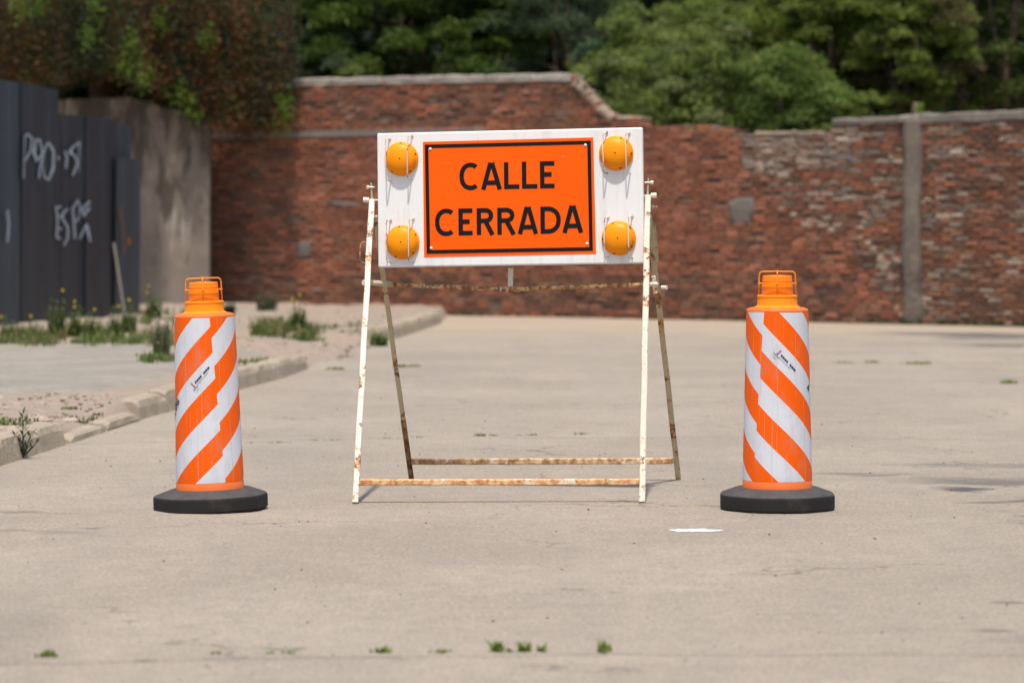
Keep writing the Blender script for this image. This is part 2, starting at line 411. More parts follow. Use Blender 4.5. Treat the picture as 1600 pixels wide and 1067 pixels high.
def lay(s0,s1,parent,singles):
    rows=[]; H=.0655; r=0; z=.0
    while z<4.2:
        s=s0+(0 if r%2 else -.115)+random.uniform(-.02,.02)
        wav=.012*math.sin(r*1.7)
        while s<s1:
            L=random.uniform(.190,.222)
            a=max(s,s0); b=min(s+L,s1)
            sc=(a+b)/2
            dz=.018*noise.noise(Vector((sc*.5,r*.1,2)))
            if b-a>.05 and z+H<ztop(sc)+.025:
                er=noise.noise(Vector((sc*1.1,z*1.6,11)))
                rough=.004+(.010 if sc>ws(1150) else .004)*max(0,er+.6)
                o=.020+random.uniform(-.006,.007)
                q=random.random()
                if q<.03+.07*max(0,er): o-=.018
                elif q<.09: o+=.012
                if random.random()<.97-.05*max(0,er): gp_=.004+.003*(sc>ws(1150)); rows.append((a+gp_,b-gp_,z+dz+.007+gp_*.4,z+H-.009-gp_*.4+dz,o,rough,sc))
            s+=L+.011
        z+=H; r+=1
    # largest in the picture: those nearest to the camera and in frame
    vis=[q for q in rows if q[6]<ws(1602)]; vis.sort(key=lambda q:-q[6])
    one=set(id(q) for q in vis[:singles])
    st=MB()
    for q in rows:
        col=brick_col(q[6],q[2])
        if id(q) in one:
            m=MB(); brick_geo(m,*q[:5],col,q[5]); m.build('brick',M_brick,parent)
        else: brick_geo(st,*q[:5],col,q[5])
    tag(st.build('brickwork',M_brick,parent),kind='stuff')
lay(S0,SP0,wallA,298); lay(SP1,S1,wallB,298)
def slab_strip(name,pts,h,depth,mat,parent,j=.012,over=.04,step=.1):
    """uneven cap along wall points (s,z of its top)"""
    mb=MB(); ss=[p[0] for p in pts]; zz=[p[1] for p in pts]; n=max(2,int((ss[-1]-ss[0])/step)); vs=[]
    for i in range(n+1):
        s=ss[0]+(ss[-1]-ss[0])*i/n; zt=float(np.interp(s,ss,zz)); sg=lambda q:noise.noise(Vector((s*4,q*5,zt)))*j*2
        for (o,dz) in ((over,-h),(over+.004,-.02),(over-.02,0),(-.15,.008),(-.31-over,-.01),(-.31-over,-h)):
            vs.append(wp(s,zt+dz+sg(dz*9+o),o+sg(dz+o*9)))
    fs=[]
    for i in range(n):
        for k in range(6): a=i*6; fs.append((a+k,a+6+k,a+6+(k+1)%6,a+(k+1)%6))
    fs+=[tuple(range(6))[::-1],tuple(n*6+k for k in range(6))]
    mb.add(vs,fs); return mb.build(name,mat,parent)
xs=[325,400,446,520,600,680,760,830,894]
for a,b in zip(xs[:-1],xs[1:]):
    ya=np.interp([a,b],[325,446,892],[129,124,115])
    slab_strip('coping_slab',[ws(a+1,ya[0]),ws(b-1,ya[1])],.11,.3,M_cope,wallA)
slab_strip('coping_slab',[ws(1302,186),ws(1360,184),ws(1413,182)],.085,.3,M_copegrey,wallA)
slab_strip('coping_slab',[ws(1432,179),ws(1520,176)],.12,.3,M_copegrey,wallB)
slab_strip('coping_slab',[ws(1521,176),ws(1610,172)],.125,.3,M_copegrey,wallB)
slab_strip('coping_slab',[ws(1611,172),ws(1755,166)],.12,.3,M_copegrey,wallB)
def lump(name,poly,mat,parent,o=.03,th=.03,rnd=.02,seed=0):
    """thick uneven smear of mortar on the wall, outline in photo pixels"""
    q=[Vector(ws(*p)) for p in poly]; cen=sum(q,Vector((0,0)))/len(q); ring=[]
    N=len(q); M_=N*6
    for i in range(M_):
        k=i/6; a=q[int(k)%N]; b=q[(int(k)+1)%N]; p=a.lerp(b,k%1); 
        d=(p-cen); p=cen+d*(1+.12*noise.noise(Vector((p.x*9,p.y*9,seed)))); ring.append(p)
    vs=[];fs=[]
    for f,dep in ((1,o-th),(.96,o-.008),(.6,o+.004),(.25,o+.008)):
        for p in ring:
            r=cen+(p-cen)*f; vs.append(wp(r.x,r.y,dep+.012*noise.noise(Vector((r.x*7,r.y*7,seed)))))
    vs.append(wp(cen.x,cen.y,o+.008))
    for l in range(3):
        for i in range(M_): fs.append((l*M_+i,l*M_+(i+1)%M_,(l+1)*M_+(i+1)%M_,(l+1)*M_+i))
    for i in range(M_): fs.append((3*M_+i,3*M_+(i+1)%M_,4*M_))
    mb=MB(); mb.add(vs,fs); return mb.build(name,mat,parent,smooth=True)
lump('mortar_patch',[(1136,318),(1150,308),(1178,306),(1181,325),(1172,350),(1156,359),(1140,345)],M_patch,wallA)
lump('mortar_patch',[(463,378),(487,376),(485,402),(465,406)],M_patch,wallA,seed=2)
lump('mortar_patch',[(508,314),(540,315),(563,318),(562,324),(520,323)],M_patch,wallA,o=.028,seed=3)
M_lime=m_dirt('lime_mortar',(.40,.31,.235),(.30,.22,.16),(.22,.14,.095),7)
def smear(x,y,a,b,mat,i):
    n=9; lump('lime_smear',[(x+a*math.cos(q*2*math.pi/n)*random.uniform(.55,1.15),y+b*math.sin(q*2*math.pi/n)*random.uniform(.45,1.2)) for q in range(n)],mat,wallA if x<1414 else wallB,o=.0245,seed=20+i)
k_=0
for (x,y,a,b) in ((1356,381,7,6),(1366,390,8,7),(1376,404,8,10),(1384,420,8,10),(1391,436,5,10),(1402,482,6,7),(1411,493,7,5),(1404,452,5,6),(1187,262,9,13),(1205,257,8,8),(1320,248,26,5),(1292,243,20,5),(1200,236,10,4),(1222,326,11,4),(1262,352,12,5),(1300,360,9,7),(1310,352,10,4),(1240,336,9,4)): smear(x,y,a,b,M_lime if x!=1320 and x!=1292 else M_patch,k_); k_+=1
for i in range(120):
    y=random.uniform(205,440)
    if i<80: x=random.uniform(float(np.interp(y,[195,260,330,380,470],[1150,1170,1245,1330,1400])),1410)
    elif i<105: x=random.uniform(1445,1598); y=random.uniform(205,495)
    else: x=random.uniform(470,880); y=random.uniform(140,200)
    smear(x,y,random.uniform(3,12),random.uniform(1.4,3.6),random.choice([M_lime,M_lime,M_patch]),k_+i)
# broken sloping edge with pale mortar bedding
sl_pts=[(892,124),(903,133),(914,143),(924,156),(934,166),(946,177),(958,185)]
for a,b in zip(sl_pts[:-1],sl_pts[1:]):
    m=MB(); A=ws(*a);B=ws(*b); n=5
    pth=[wp(A[0]+(B[0]-A[0])*i/n,A[1]+(B[1]-A[1])*i/n-.03,-.10) for i in range(n+1)]
    m.tube(pth,[.068+random.uniform(-.03,.03) for _ in pth],6); 
    m.v=[tuple(Vector(v)+WN.to_3d()*((Vector(v)-pth[0]).dot(WN.to_3d())*1.1)) for v in m.v]
    m.build('mortar_bedding',M_lime,wallA,smooth=True)
slab_strip('brick_ledge',[ws(962,183),ws(985,181),ws(1003,182)],.06,.3,M_lime,wallA,over=.0)
slab_strip('brick_ledge',[ws(1180,206),ws(1230,207),ws(1285,205)],.045,.3,M_lime,wallA,over=.0)
slab_strip('brick_ledge',[ws(1045,198),ws(1100,196),ws(1140,199)],.03,.3,M_mortar,wallA,over=.0)
# grey concrete band through the tall part
mbb=MB(); A=ws(327,213); B=ws(760,204)
n=60; vs=[]
for i in range(n+1):
    s=A[0]+(B[0]-A[0])*i/n; z=A[1]+(B[1]-A[1])*i/n; e=.012*noise.noise(Vector((s*5,0,0)))
    for o,dz in ((.0,-.05),(.032,-.048+e),(.032,.045+e),(0,.05)): vs.append(wp(s,z+dz,o+.006*noise.noise(Vector((s*4,dz*30,1)))))
fs=[(i*4+k,i*4+4+k,i*4+5+k,i*4+1+k) for i in range(n) for k in range(3)]
mbb.add(vs,fs); mbb.build('concrete_band',M_copegrey,wallA)
# concrete pilaster
def pillar():
    mb=MB(); zt=ws(1428,184)[1]; n=40; vs=[]; prof=[(-.12,-.05),(-.125,.09),(-.06,.115),(.06,.115),(.125,.09),(.12,-.05)]
    sc=ws(1427)
    for i in range(n+1):
        z=-.05+(zt+.05)*i/n
        for k,(a,o) in enumerate(prof):
            wd=1+.28*noise.noise(Vector((z*2.6,a*6,0)))+.12*max(0,1-z/1.4)
            vs.append(wp(sc+a*wd+.018*noise.noise(Vector((z*1.4,3,0))),z,o+.02*noise.noise(Vector((z*3,k,5)))))
    for i in range(n):
        for k in range(5): a=i*6+k; mb.f.append((a,a+1,a+7,a+6))
    mb.f.append(tuple(n*6+k for k in range(6))); mb.v=[tuple(v) for v in vs]
    p=empty('concrete_pillar',wp(sc,0),'narrow rough concrete pillar dividing the brick wall','pillar')
    mb.build('shaft',M_cement,p,smooth=True)
    slab_strip('cap_stone',[ws(1408,181),ws(1438,180)],.09,.3,M_cope,p,over=.09)
pillar()
st=MB(); s_,z_=ws(1412,163); st.tube([wp(s_,2.2,-.5),wp(s_,z_,-.5)],[.09,.07],6); st.tube([wp(s_,z_,-.5),wp(s_+.02,z_+.02,-.5)],[.07,.03],6)
tag(st.build('wooden_post',m_plain('old_wood',(.16,.11,.08),.9,.2,.3,8,.3)),'short weathered post rising behind the wall by the concrete pillar','post')

# concrete wall left of the bricks
mb=MB(); prof=[(60,158),(137,154),(150,153),(205,154),(238,160),(246,166),(300,176),(327,184)]
n=90; vs=[]
Yc=50.7
for i in range(n+1):
    x=60+(327-60)*i/n; yt=np.interp(x,[p[0] for p in prof],[p[1] for p in prof])
    X=(x-800)/F*Yc; zt=CH+(HZ-yt)/F*Yc+.02*noise.noise(Vector((X*4,0,0)))
    for j in range(14):
        z=-.05+(zt+.05)*j/13; vs.append((X,Yc+.02*noise.noise(Vector((X*1.5,z*1.5,0))),z))
    vs.append((X,Yc+.3,zt)); vs.append((X,Yc+.3,-.05))
fs=[]
for i in range(n):
    for k in range(15): a=i*16+k; fs.append((a,a+16,a+17,a+1))
fs+=[tuple(range(16)),tuple(n*16+k for k in range(15,-1,-1))]
mb.add(vs,fs)
def m_stained():
    k=NT('stained_cement'); co=k.wco(); 
    c=k.mix(k.ramp(k.noise(co,1.1,5,.6),[(.35,0.0),(.65,1.0)]),(.27,.215,.165),(.19,.155,.125))
    sz=k.n('ShaderNodeSeparateXYZ'); k.l(co,sz.inputs[0])
    st=k.math('ADD',k.noise(k.wco((2.2,1,.55)),1.6,5,.6),k.math('MULTIPLY',k.math('SUBTRACT',sz.outputs['Z'],2.0),.07))
    c=k.mix(k.ramp(st,[(.50,0.0),(.60,.8)]),c,(.06,.045,.035))
    c=k.mix(k.math('MULTIPLY',k.ramp(k.noise(k.wco((6,1,.9)),1.2,3,.5),[(.62,0.0),(.70,1.0)]),.7),c,(.40,.36,.31))
    k.bump(k.noise(co,14,5,.7),.5,.02); return k.out(c,.95,.2)
cw=mb.build('concrete_wall',m_stained(),smooth=False); tag(cw,'grey stained concrete wall behind the dark metal fence','concrete wall')

# ------------------------------------------------------------------ corrugated metal fence
F0=Vector((-6.6,41.3)); F1=Vector((-5.37,46.0)); FT=(F1-F0).normalized(); FN=Vector((FT.y,-FT.x))
if FN.y>0: FN=-FN
def fs_(x): a=(x-800)/F; return (a*F0.y-F0.x)/(FT.x-a*FT.y)
def fz(x,y): s=fs_(x); return CH+(HZ-y)/F*(F0.y+FT.y*s)
def rib(s): 
    t=(s/.62)%1.0
    if t<.42: return 0.0
    if t<.5: return (t-.42)/.08*.012
    if t<.92: return .012
    return (1-t)/.08*.012
fence=empty('metal_fence',(F0.x,F0.y,0.1),'tall fence of dark grey corrugated metal sheets with pale graffiti','fence')
k=NT('dark_sheet'); cz=k.noise(k.wco((3,3,.35)),2.2,5,.6)
c=k.mix(cz,(.018,.021,.025),(.040,.046,.054)); c=k.mix(k.math('MULTIPLY',k.ramp(k.noise(k.wco((4,4,.6)),3,5,.7),[(.66,0.0),(.74,1.0)]),.5),c,(.14,.06,.03))
k.bump(k.noise(k.wco(),5,4,.6),.25,.02); M_sheet=k.out(c,.55,.4)
k=NT('blue_grey_sheet'); cz=k.noise(k.wco((3,3,.35)),2.2,5,.6); c=k.mix(cz,(.032,.043,.052),(.052,.066,.078)); M_sheet2=k.out(c,.55,.4)
def sheet(xa,ta,xb,tb,off,mat,bot=.02,lean=0.0,topj=.01):
    sa=fs_(xa); sb=fs_(xb); za=fz(xa,ta); zb=fz(xb,tb); ss=[]; s=sa
    while s<sb-1e-4: ss.append(s); s+=.03
    ss.append(sb); vs=[]; nz=10
    def pt(s,z,o): p=F0+FT*s+FN*o; return (p.x,p.y,z)
    for s in ss:
        f=(s-sa)/(sb-sa); zt=za+(zb-za)*f+topj*noise.noise(Vector((s*3,xa,0)))
        for j in range(nz+1):
            z=.05+bot+(zt-.05-bot)*j/nz
            o=off+rib(s)+.018*noise.noise(Vector((s*1.2,z*.8,xa)))+lean*z
            vs.append(pt(s,z,o)); vs.append(pt(s,z,o-.004))
    m=(nz+1)*2; fs=[]
    for i in range(len(ss)-1):
        for j in range(nz):
            a=i*m+j*2; fs.append((a,a+m,a+m+2,a+2)); fs.append((a+1,a+3,a+m+3,a+m+1))
        a=i*m+nz*2; fs.append((a,a+m,a+m+1,a+1))
    for e in (0,(len(ss)-1)*m):
        for j in range(nz): a=e+j*2; fs.append((a,a+2,a+3,a+1))
    mb=MB(); mb.add(vs,fs); return mb.build('metal_sheet',mat,fence)
sheet(-330,60,-120,92,.0,M_sheet); sheet(-121,88,-8,116,.03,M_sheet); 
sheet(-9,123,40,131,.0,M_sheet2); sheet(31,128,89,141,.03,M_sheet); sheet(80,176,138,183,.0,M_sheet); sheet(130,182,180,188,.03,M_sheet)
sheet(166,188,205,196,.0,M_sheet2); sheet(172,246,209,250,.07,M_sheet2,0,.012)
# the lower right end sweeps outwards
for x0 in (-9,88,176,-120):
    mb=MB(); s=fs_(x0); p=F0+FT*s-FN*.08; mb.box((p.x,p.y,1.5),(.07,.07,2.9)); mb.build('fence_post',M_sheet,fence)
gm=m_plain('chalk_paint',(.34,.38,.42),.9,.1,.25,12,0)
def gp(u,v,z):
    x=u/4.446; y=180+v/4.446; s=fs_(x); zz=fz(x,y); o=.068+rib(s); p=F0+FT*s+FN*o; return Vector((p.x,p.y,zz))
mb=MB()
def dens(pts):
    r=[]
    for a,b in zip(pts[:-1],pts[1:]):
        for i in range(5): r.append((a[0]+(b[0]-a[0])*i/5,a[1]+(b[1]-a[1])*i/5))
    return r+[pts[-1]]
G1=[[(128,440),(131,300),(140,150),(160,132),(190,165),(180,250),(135,325)],[(232,440),(245,340),(255,250),(238,172),(212,172),(200,260),(215,318),(250,275)],
[(300,190),(272,250),(262,350),(278,435),(308,448),(333,370),(335,250),(305,190)],[(367,285),(368,312)],[(420,250),(434,300),(425,372)],[(523,185),(462,228),(452,262),(488,290),(500,335),(468,420)],[(520,195),(510,395)],
[(345,640),(395,636)],[(352,645),(362,720),(356,850),(384,858)],[(352,722),(402,688)],[(352,790),(400,788)],[(440,650),(406,680),(402,720),(440,780),(440,850),(412,905)],
[(468,640),(484,860)],[(474,640),(505,592),(526,640),(515,710),(486,742)],[(588,598),(540,655),(552,700),(585,640)],[(520,862),(568,760),(590,880)],[(18,660),(28,760),(18,885)]]
for ids in ((0,),(1,),(2,),(3,),(4,5),(6,),(7,8,9,10),(11,),(12,13),(14,15),(16,)):
    mb=MB()
    for i in ids: mb.stroke(dens(G1[i]),13,gp)
    mb.build('graffiti_letter',gm,fence)
# rust stain blob, pale pole leaning at the fence
mb=MB(); mb.stroke(dens([(825,855),(828,900)]),26,lambda u,v,z:gp(u,v,z)+FN.to_3d()*.07); mb.stroke(dens([(768,640),(790,760),(800,960)]),7,lambda u,v,z:gp(u,v,z)+FN.to_3d()*.072)
mb.build('rust_stain',m_plain('orange_rust',(.26,.11,.035),.9,.2,.4,20,.2),fence)
mb=MB(); a=P(178,380,44.2); b=P(196,500,43.6); mb.tube([a,b],.018,6); tag(mb.build('wooden_pole',m_plain('pale_pole',(.17,.15,.13),.9,.2,.2,8,.2)),'thin pale pole leaning against the right end of the metal fence','pole')

# ------------------------------------------------------------------ barricade
bar=empty('barricade',(0,18.4,0),'folding road barricade with an orange CALLE CERRADA sign on rusty white legs','barricade')
M_white=m_rusty('white_chipped',(.76,.69,.57),.36)
M_beige=m_rusty('beige_chipped',(.52,.43,.27),.40)
M_rustbar=m_rusty('rust_bar',(.80,.70,.55),.80,(.58,.27,.11),(.80,.52,.28))
M_rustdark=m_rusty('rust_dark',(.55,.46,.30),.75,(.19,.08,.03),(.50,.33,.15))
SQ=[(1,.72),(.72,1),(-.72,1),(-1,.72),(-1,-.72),(-.72,-1),(.72,-1),(1,-.72)]
def ln(a,b,n=14,wob=.0): 
    return [a.lerp(b,i/n)+Vector((wob*math.sin(i*1.3),0,wob*math.cos(i*.9))) for i in range(n+1)]
FLf=G(555,786); FRf=G(1003,785); RLf=G(643,749); RRf=G(1060,749)
FLt=P(581,313,18.50); FRt=P(1012,306,18.28); RLt=P(586,338,18.56); RRt=P(1014,338,18.34)
def leg(path,r,mat,name='leg',lab=None):
    m=MB(); m.tube(path,r,prof=SQ,up=Vector((0,1,0))); o=m.build(name,mat,bar,bevel=0)
    if lab: o['label']=lab
    return o
leg(ln(FLf,FLt,16,.0015),.0165,M_white); leg(ln(FRf,FRt,16,.0012),.0170,M_white)
mid=RLf.lerp(RLt,.235)
leg(ln(RLf,mid,6),.0155,m_rusty('rust_leg',(.30,.2,.1),1.0,(.16,.07,.03),(.40,.22,.09)),'lower_leg','rusty brown lower half of the rear leg')
leg(ln(mid,RLt,12,.001),.0140,M_beige); leg(ln(RRf,RRt,16,.001),.0160,M_beige)
mbp=MB()  # pale mount strap beside front right leg top
for (tp,sx) in ((FLt,-1),(FRt,1)):
    m=MB(); m.tube([tp+Vector((0,0,-.03)),tp+Vector((0,0,.02)),tp+Vector((.004*sx,0,.10))],[.012,.006,.004],8); m.build('hinge_pin',M_beige,bar)
    m=MB(); c=tp+Vector((.004*sx,-.004,.075)); m.tube([c+Vector((-.022,0,0)),c+Vector((.022,0,0))],.006,6); m.lathe([(0.001,-.008),(.011,-.008),(.011,.008),(.001,.008)],10,Matrix.Translation(c+Vector((.02*sx,0,0)))@Matrix.Rotation(math.pi/2,4,'Y')); m.build('wing_nut',M_white,bar)
    m=MB(); c=tp+Vector((.018*sx,0,.0)); m.tube([c+Vector((-.055*sx,0,0)),c],.006,8); m.tube([c,c+Vector((.032*sx,0,.002))],.0155,12); m.build('pivot_bolt',M_white,bar)
# lower cross rails
fa=FLf.lerp(FLt,.066); fb=FRf.lerp(FRt,.066)
def rail(a,b,mat,r=.0165,sag=0.0,lab=None,square=True,nm='cross_rail'):
    m=MB(); n=24; p=[a.lerp(b,i/n)+Vector((0,0,-sag*4*(i/n)*(1-i/n)+.0012*math.sin(i*1.9))) for i in range(n+1)]
    m.tube(p,r,prof=SQ if square else None,n=10,up=Vector((0,0,1))); o=m.build(nm,mat,bar,smooth=not square)
    if lab: o['label']=lab
rail(fa+Vector((.018,0,0)),fb-Vector((.018,0,0)),M_rustbar,.0165,0,'orange rusty front bottom rail')
ra=RLf.lerp(RLt,.070); rb=RRf.lerp(RRt,.074)
rail(ra+Vector((.014,0,0)),rb-Vector((.015,0,0)),m_rusty('rust_pale',(.80,.70,.56),.85,(.45,.22,.09),(.78,.52,.28)),.0175,0,'pale rusty rear bottom rail')
# middle sagging rod with sleeve under the panel
dm=18.42
A=P(612,444,18.55); Mi=P(797,452.5,dm+.02); B=P(1004,444.5,18.25)
m=MB(); pth=[]
for i in range(25):
    t=i/24; p=A.lerp(B,t); sag=(P(797,452.5,dm)-A.lerp(B,.47)).z*(1-abs(2*t-.94)/(1.06 if t>.47 else .94))
    pth.append(p+Vector((0,0,sag)))
m.tube(pth,[.0125+.0012*math.sin(i*2.3) for i in range(25)],8); m.build('middle_rod',m_rusty('rod_rust',(.62,.45,.25),.85,(.26,.10,.035),(.62,.38,.16)),bar,smooth=True)
m=MB(); m.tube([P(572,441.5,18.42),P(613,444,18.55)],.0165,10); m.build('rod_sleeve',M_beige,bar,smooth=True)
m=MB(); m.tube([P(569,441.5,18.40),P(573,441.5,18.42)],.018,10); m.build('end_knob',M_white,bar)
m=MB(); m.tube([P(781,452.5,dm),P(812,452.3,dm)],[.0165,.0175],10); m.build('rod_sleeve',m_rusty('sleeve',(.75,.66,.5),.45),bar,smooth=True)
m=MB(); m.tube([P(798,414,dm+.01),P(797.5,451,dm)],.0150,prof=SQ); m.build('panel_strut',m_rusty('strut',(.68,.62,.5),.40),bar)
m=MB(); m.tube([P(1003,444.5,18.25),P(1026,444,18.33)],[.0115,.0135],10); m.build('rod_end',M_white,bar)
m=MB(); m.tube([P(1034,449,18.45),P(1042,449.5,18.43)],.012,10); m.build('end_knob',M_white,bar)
m=MB(); m.tube([P(1021,432,18.36),P(1024,458,18.38)],.012,prof=SQ); m.build('hinge_bracket',M_white,bar)
m=MB(); m.tube([P(1016,322.5,18.3),P(1027,323.5,18.3)],.005,8); m.tube([P(1018,323,18.3),P(1021,323.2,18.3)],.011,6); m.build('bolt',M_white,bar)
# the rear right leg's flattened plate behind the front leg
m=MB(); pts=[P(1017,338,18.36),P(1025,350,18.36),P(1028,385,18.42),P(1029,410,18.46),P(1022,408,18.46),P(1016,385,18.40)]
vs=[p for p in pts]+[p+Vector((0,.006,0)) for p in pts]; n=6
m.add(vs,[tuple(range(6))[::-1],tuple(range(6,12))]+[(i,(i+1)%6,6+(i+1)%6,6+i) for i in range(6)]); m.build('leg_plate',M_beige,bar)
# hand loop on the left leg
m=MB(); L=[(576,378.5),(567,378.5),(563.5,382),(562.5,395),(562.5,407),(566,410.5),(575,411)]; m.tube([P(x,y,18.44) for x,y in L],.0042,6); m.build('carrying_loop',m_rusty('loop',(.5,.3,.2),.8,(.30,.13,.07),(.5,.3,.2)),bar)

# sign box: a rigid board turned about ten degrees, its own local frame
PW,PH,PT=1.545,.775,.036
pc=P(797,309.5,18.36)
yaw=math.radians(-9.5); roll=math.radians(1.05); pit=math.radians(-2.5)
PM=Matrix.Translation(pc)@Matrix.Rotation(yaw,4,'Z')@Matrix.Rotation(-roll,4,'Y')@Matrix.Rotation(pit,4,'X')
qd=[Vector((588,210)),Vector((1002,200.5)),Vector((1003.5,412)),Vector((593,418))]
def pl(x,y):                                  # photo pixel -> board coordinates
    u=v=.5
    for _ in range(12):
        p=qd[0]*(1-u)*(1-v)+qd[1]*u*(1-v)+qd[2]*u*v+qd[3]*(1-u)*v; e=Vector((x,y))-p
        du=(qd[1]-qd[0])*(1-v)+(qd[2]-qd[3])*v; dv=(qd[3]-qd[0])*(1-u)+(qd[2]-qd[1])*u
        det=du.x*dv.y-du.y*dv.x; u+=(e.x*dv.y-e.y*dv.x)/det; v+=(du.x*e.y-du.y*e.x)/det
    return (u-.5)*PW,(.5-v)*PH
def lp(u,v,z=0.0): return PM@Vector((u,-PT/2-z,v))
m=MB(); m.box((0,0,0),(PW,PT,PH)); m.v=[tuple(PM@Vector(v)) for v in m.v]
k=NT('white_board'); co=k.co('Object'); c=k.mix(k.ramp(k.noise(co,3,4,.6),[(.4,0.0),(.7,.5)]),(.80,.78,.75),(.70,.68,.63))
c=k.mix(k.ramp(k.noise(co,28,5,.75),[(.72,0.0),(.75,.8)]),c,(.30,.22,.14)); c=k.mix(k.math('MULTIPLY',k.ramp(k.noise(k.wco((9,9,.8)),2.2,5,.7),[(.50,0.0),(.74,1.0)]),.38),c,(.50,.44,.36))
c=k.mix(k.ramp(k.noise(k.wco((1,1,1)),95,2,.8),[(.735,0.0),(.75,.9)]),c,(.16,.10,.06)); M_board=k.out(c,.5,.2)
m.build('board',M_board,bar,bevel=.008)
def quad(corners,z,name,mat):
    m=MB(); uv=[pl(*c) for c in corners]; m.add([lp(a,b,z) for a,b in uv]+[lp(a,b,z-.0018) for a,b in uv],[(0,1,2,3),(4,7,6,5),(0,4,5,1),(1,5,6,2),(2,6,7,3),(3,7,4,0)]); return m.build(name,mat,bar)
k=NT('orange_sheeting'); co=k.co('Object')
c=k.mix(k.noise(co,2.5,5,.6),(.93,.098,.0004),(.97,.12,.0008)); c=k.mix(k.ramp(k.noise(co,22,6,.8),[(.67,0.0),(.74,.6)]),c,(.9,.36,.18)); c=k.mix(k.math('MULTIPLY',k.ramp(k.noise(k.wco((10,10,.9)),2.5,5,.7),[(.5,0.0),(.75,1.0)]),.22),c,(.55,.10,.02)); c=k.mix(k.ramp(k.noise(k.wco((3,3,60)),3.0,3,.6),[(.72,0.0),(.735,.5)]),c,(.95,.5,.3)); M_orange=k.out(c,.5,.12)
sp=quad([(660.6,223.4),(926,216.4),(930,397),(664.6,402)],.0022,'sign_sheet',M_orange)
def m_black():
    k=NT('black_letter'); co=k.co('Object'); c=k.mix(k.ramp(k.noise(co,30,6,.8),[(.64,0.0),(.72,.6)]),(.008,.008,.010),(.14,.08,.06)); return k.out(c,.6,.15)
M_black=m_black()
# crop coordinates of the sign lettering
def cu(x,y): return pl(660+x/5.47,210+y/5.47)
def ribbon_part(name,strokes,wd,z0,mat=M_black):
    m=MB()
    for i,s in enumerate(strokes): m.stroke(s,wd,lambda u,v,z:lp(u,v,z),z0+i*.00025)
    return m.build(name,mat,bar)
c4=[cu(36,112),cu(1420,78),cu(1436,982),cu(62,1006)]
U=[Vector(c) for c in c4]
ribbon_part('border_line',[[U[0]-Vector((.0105,0)),U[1]+Vector((.0105,0))],[U[1],U[2]],[U[2]+Vector((.0105,0)),U[3]-Vector((.0105,0))],[U[3],U[0]]],.0205,.0035)
SWD=.0258
def arc(cx,cy,rx,ry,a0,a1,n=18,p=2.3):
    r=[]
    for i in range(n+1):
        a=math.radians(a0+(a1-a0)*i/n); c_,s_=math.cos(a),math.sin(a)
        r.append((cx+rx*math.copysign(abs(c_)**(2/p),c_),cy+ry*math.copysign(abs(s_)**(2/p),s_)))
    return r
def glyph(ch,x0,x1,y0,y1):
    a=Vector(cu((x0+x1)/2,(y0+y1)/2)); wx=(Vector(cu(x1,y0))-Vector(cu(x0,y0))).length; hy=(Vector(cu(x0,y1))-Vector(cu(x0,y0))).length
    L=a.x-wx/2; R=a.x+wx/2; B=a.y-hy/2; T=a.y+hy/2; h=SWD/2; cx=(L+R)/2; cy=(B+T)/2
    if ch=='C': S=[arc(cx+.10*wx,cy,wx*.60-h,hy/2-h,52,308,24,2.2)]
    elif ch=='A':
        S=[[(L+h*.9,B),(cx-h*.35,T)],[(R-h*.9,B),(cx+h*.35,T)],[(L+wx*.20,B+hy*.255),(R-wx*.20,B+hy*.255)]]
    elif ch=='L': S=[[(L+h,T),(L+h,B)],[(L+SWD*.6,B+h),(R,B+h)]]
    elif ch=='E': S=[[(L+h,T),(L+h,B)],[(L+SWD*.6,B+h),(R,B+h)],[(L+SWD*.6,T-h),(R,T-h)],[(L+SWD*.6,cy+.01*hy),(R-wx*.20,cy+.01*hy)]]
    elif ch=='D':
        S=[[(L+h,T),(L+h,B)],[(L+SWD*.6,T-h),(L+wx*.35,T-h)]+arc(L+wx*.35,cy,wx*.65-h,hy/2-h,88,-88,18,2.2)+[(L+wx*.35,B+h),(L+SWD*.6,B+h)]]
    elif ch=='R':
        t=T-h; b=T-hy*.56+h; my=(t+b)/2; ry=(t-b)/2
        S=[[(L+h,T),(L+h,B)],[(L+SWD*.6,t),(L+wx*.5,t)]+arc(L+wx*.5,my,wx*.46-h,ry,86,-86,12,2.1)+[(L+wx*.5,b),(L+SWD*.6,b)],[(L+wx*.50,b),(R-h*.7,B)]]
    o=ribbon_part('letter',S,SWD,.0035+random.random()*1e-5)
for g in (('C',320,478,250,483),('A',505,680,250,478),('L',700,830,245,473),('L',852,983,240,470),('E',1005,1128,237,467),
          ('C',115,275,640,872),('E',315,435,638,866),('R',470,617,635,862),('R',645,797,632,860),('A',818,988,625,855),('D',1010,1182,622,852),('A',1195,1368,615,845)): glyph(*g)
for x,y in ((68,133),(1390,100),(1403,937),(85,973)):
    m=MB(); a=cu(x,y); m.lathe([(.0085,0),(.006,.003),(.001,.004)],10,Matrix.Translation(lp(*a,.004))@(PM.to_3x3().to_4x4())@Matrix.Rotation(math.pi/2,4,'X')); m.build('rivet',M_board,bar,smooth=True)
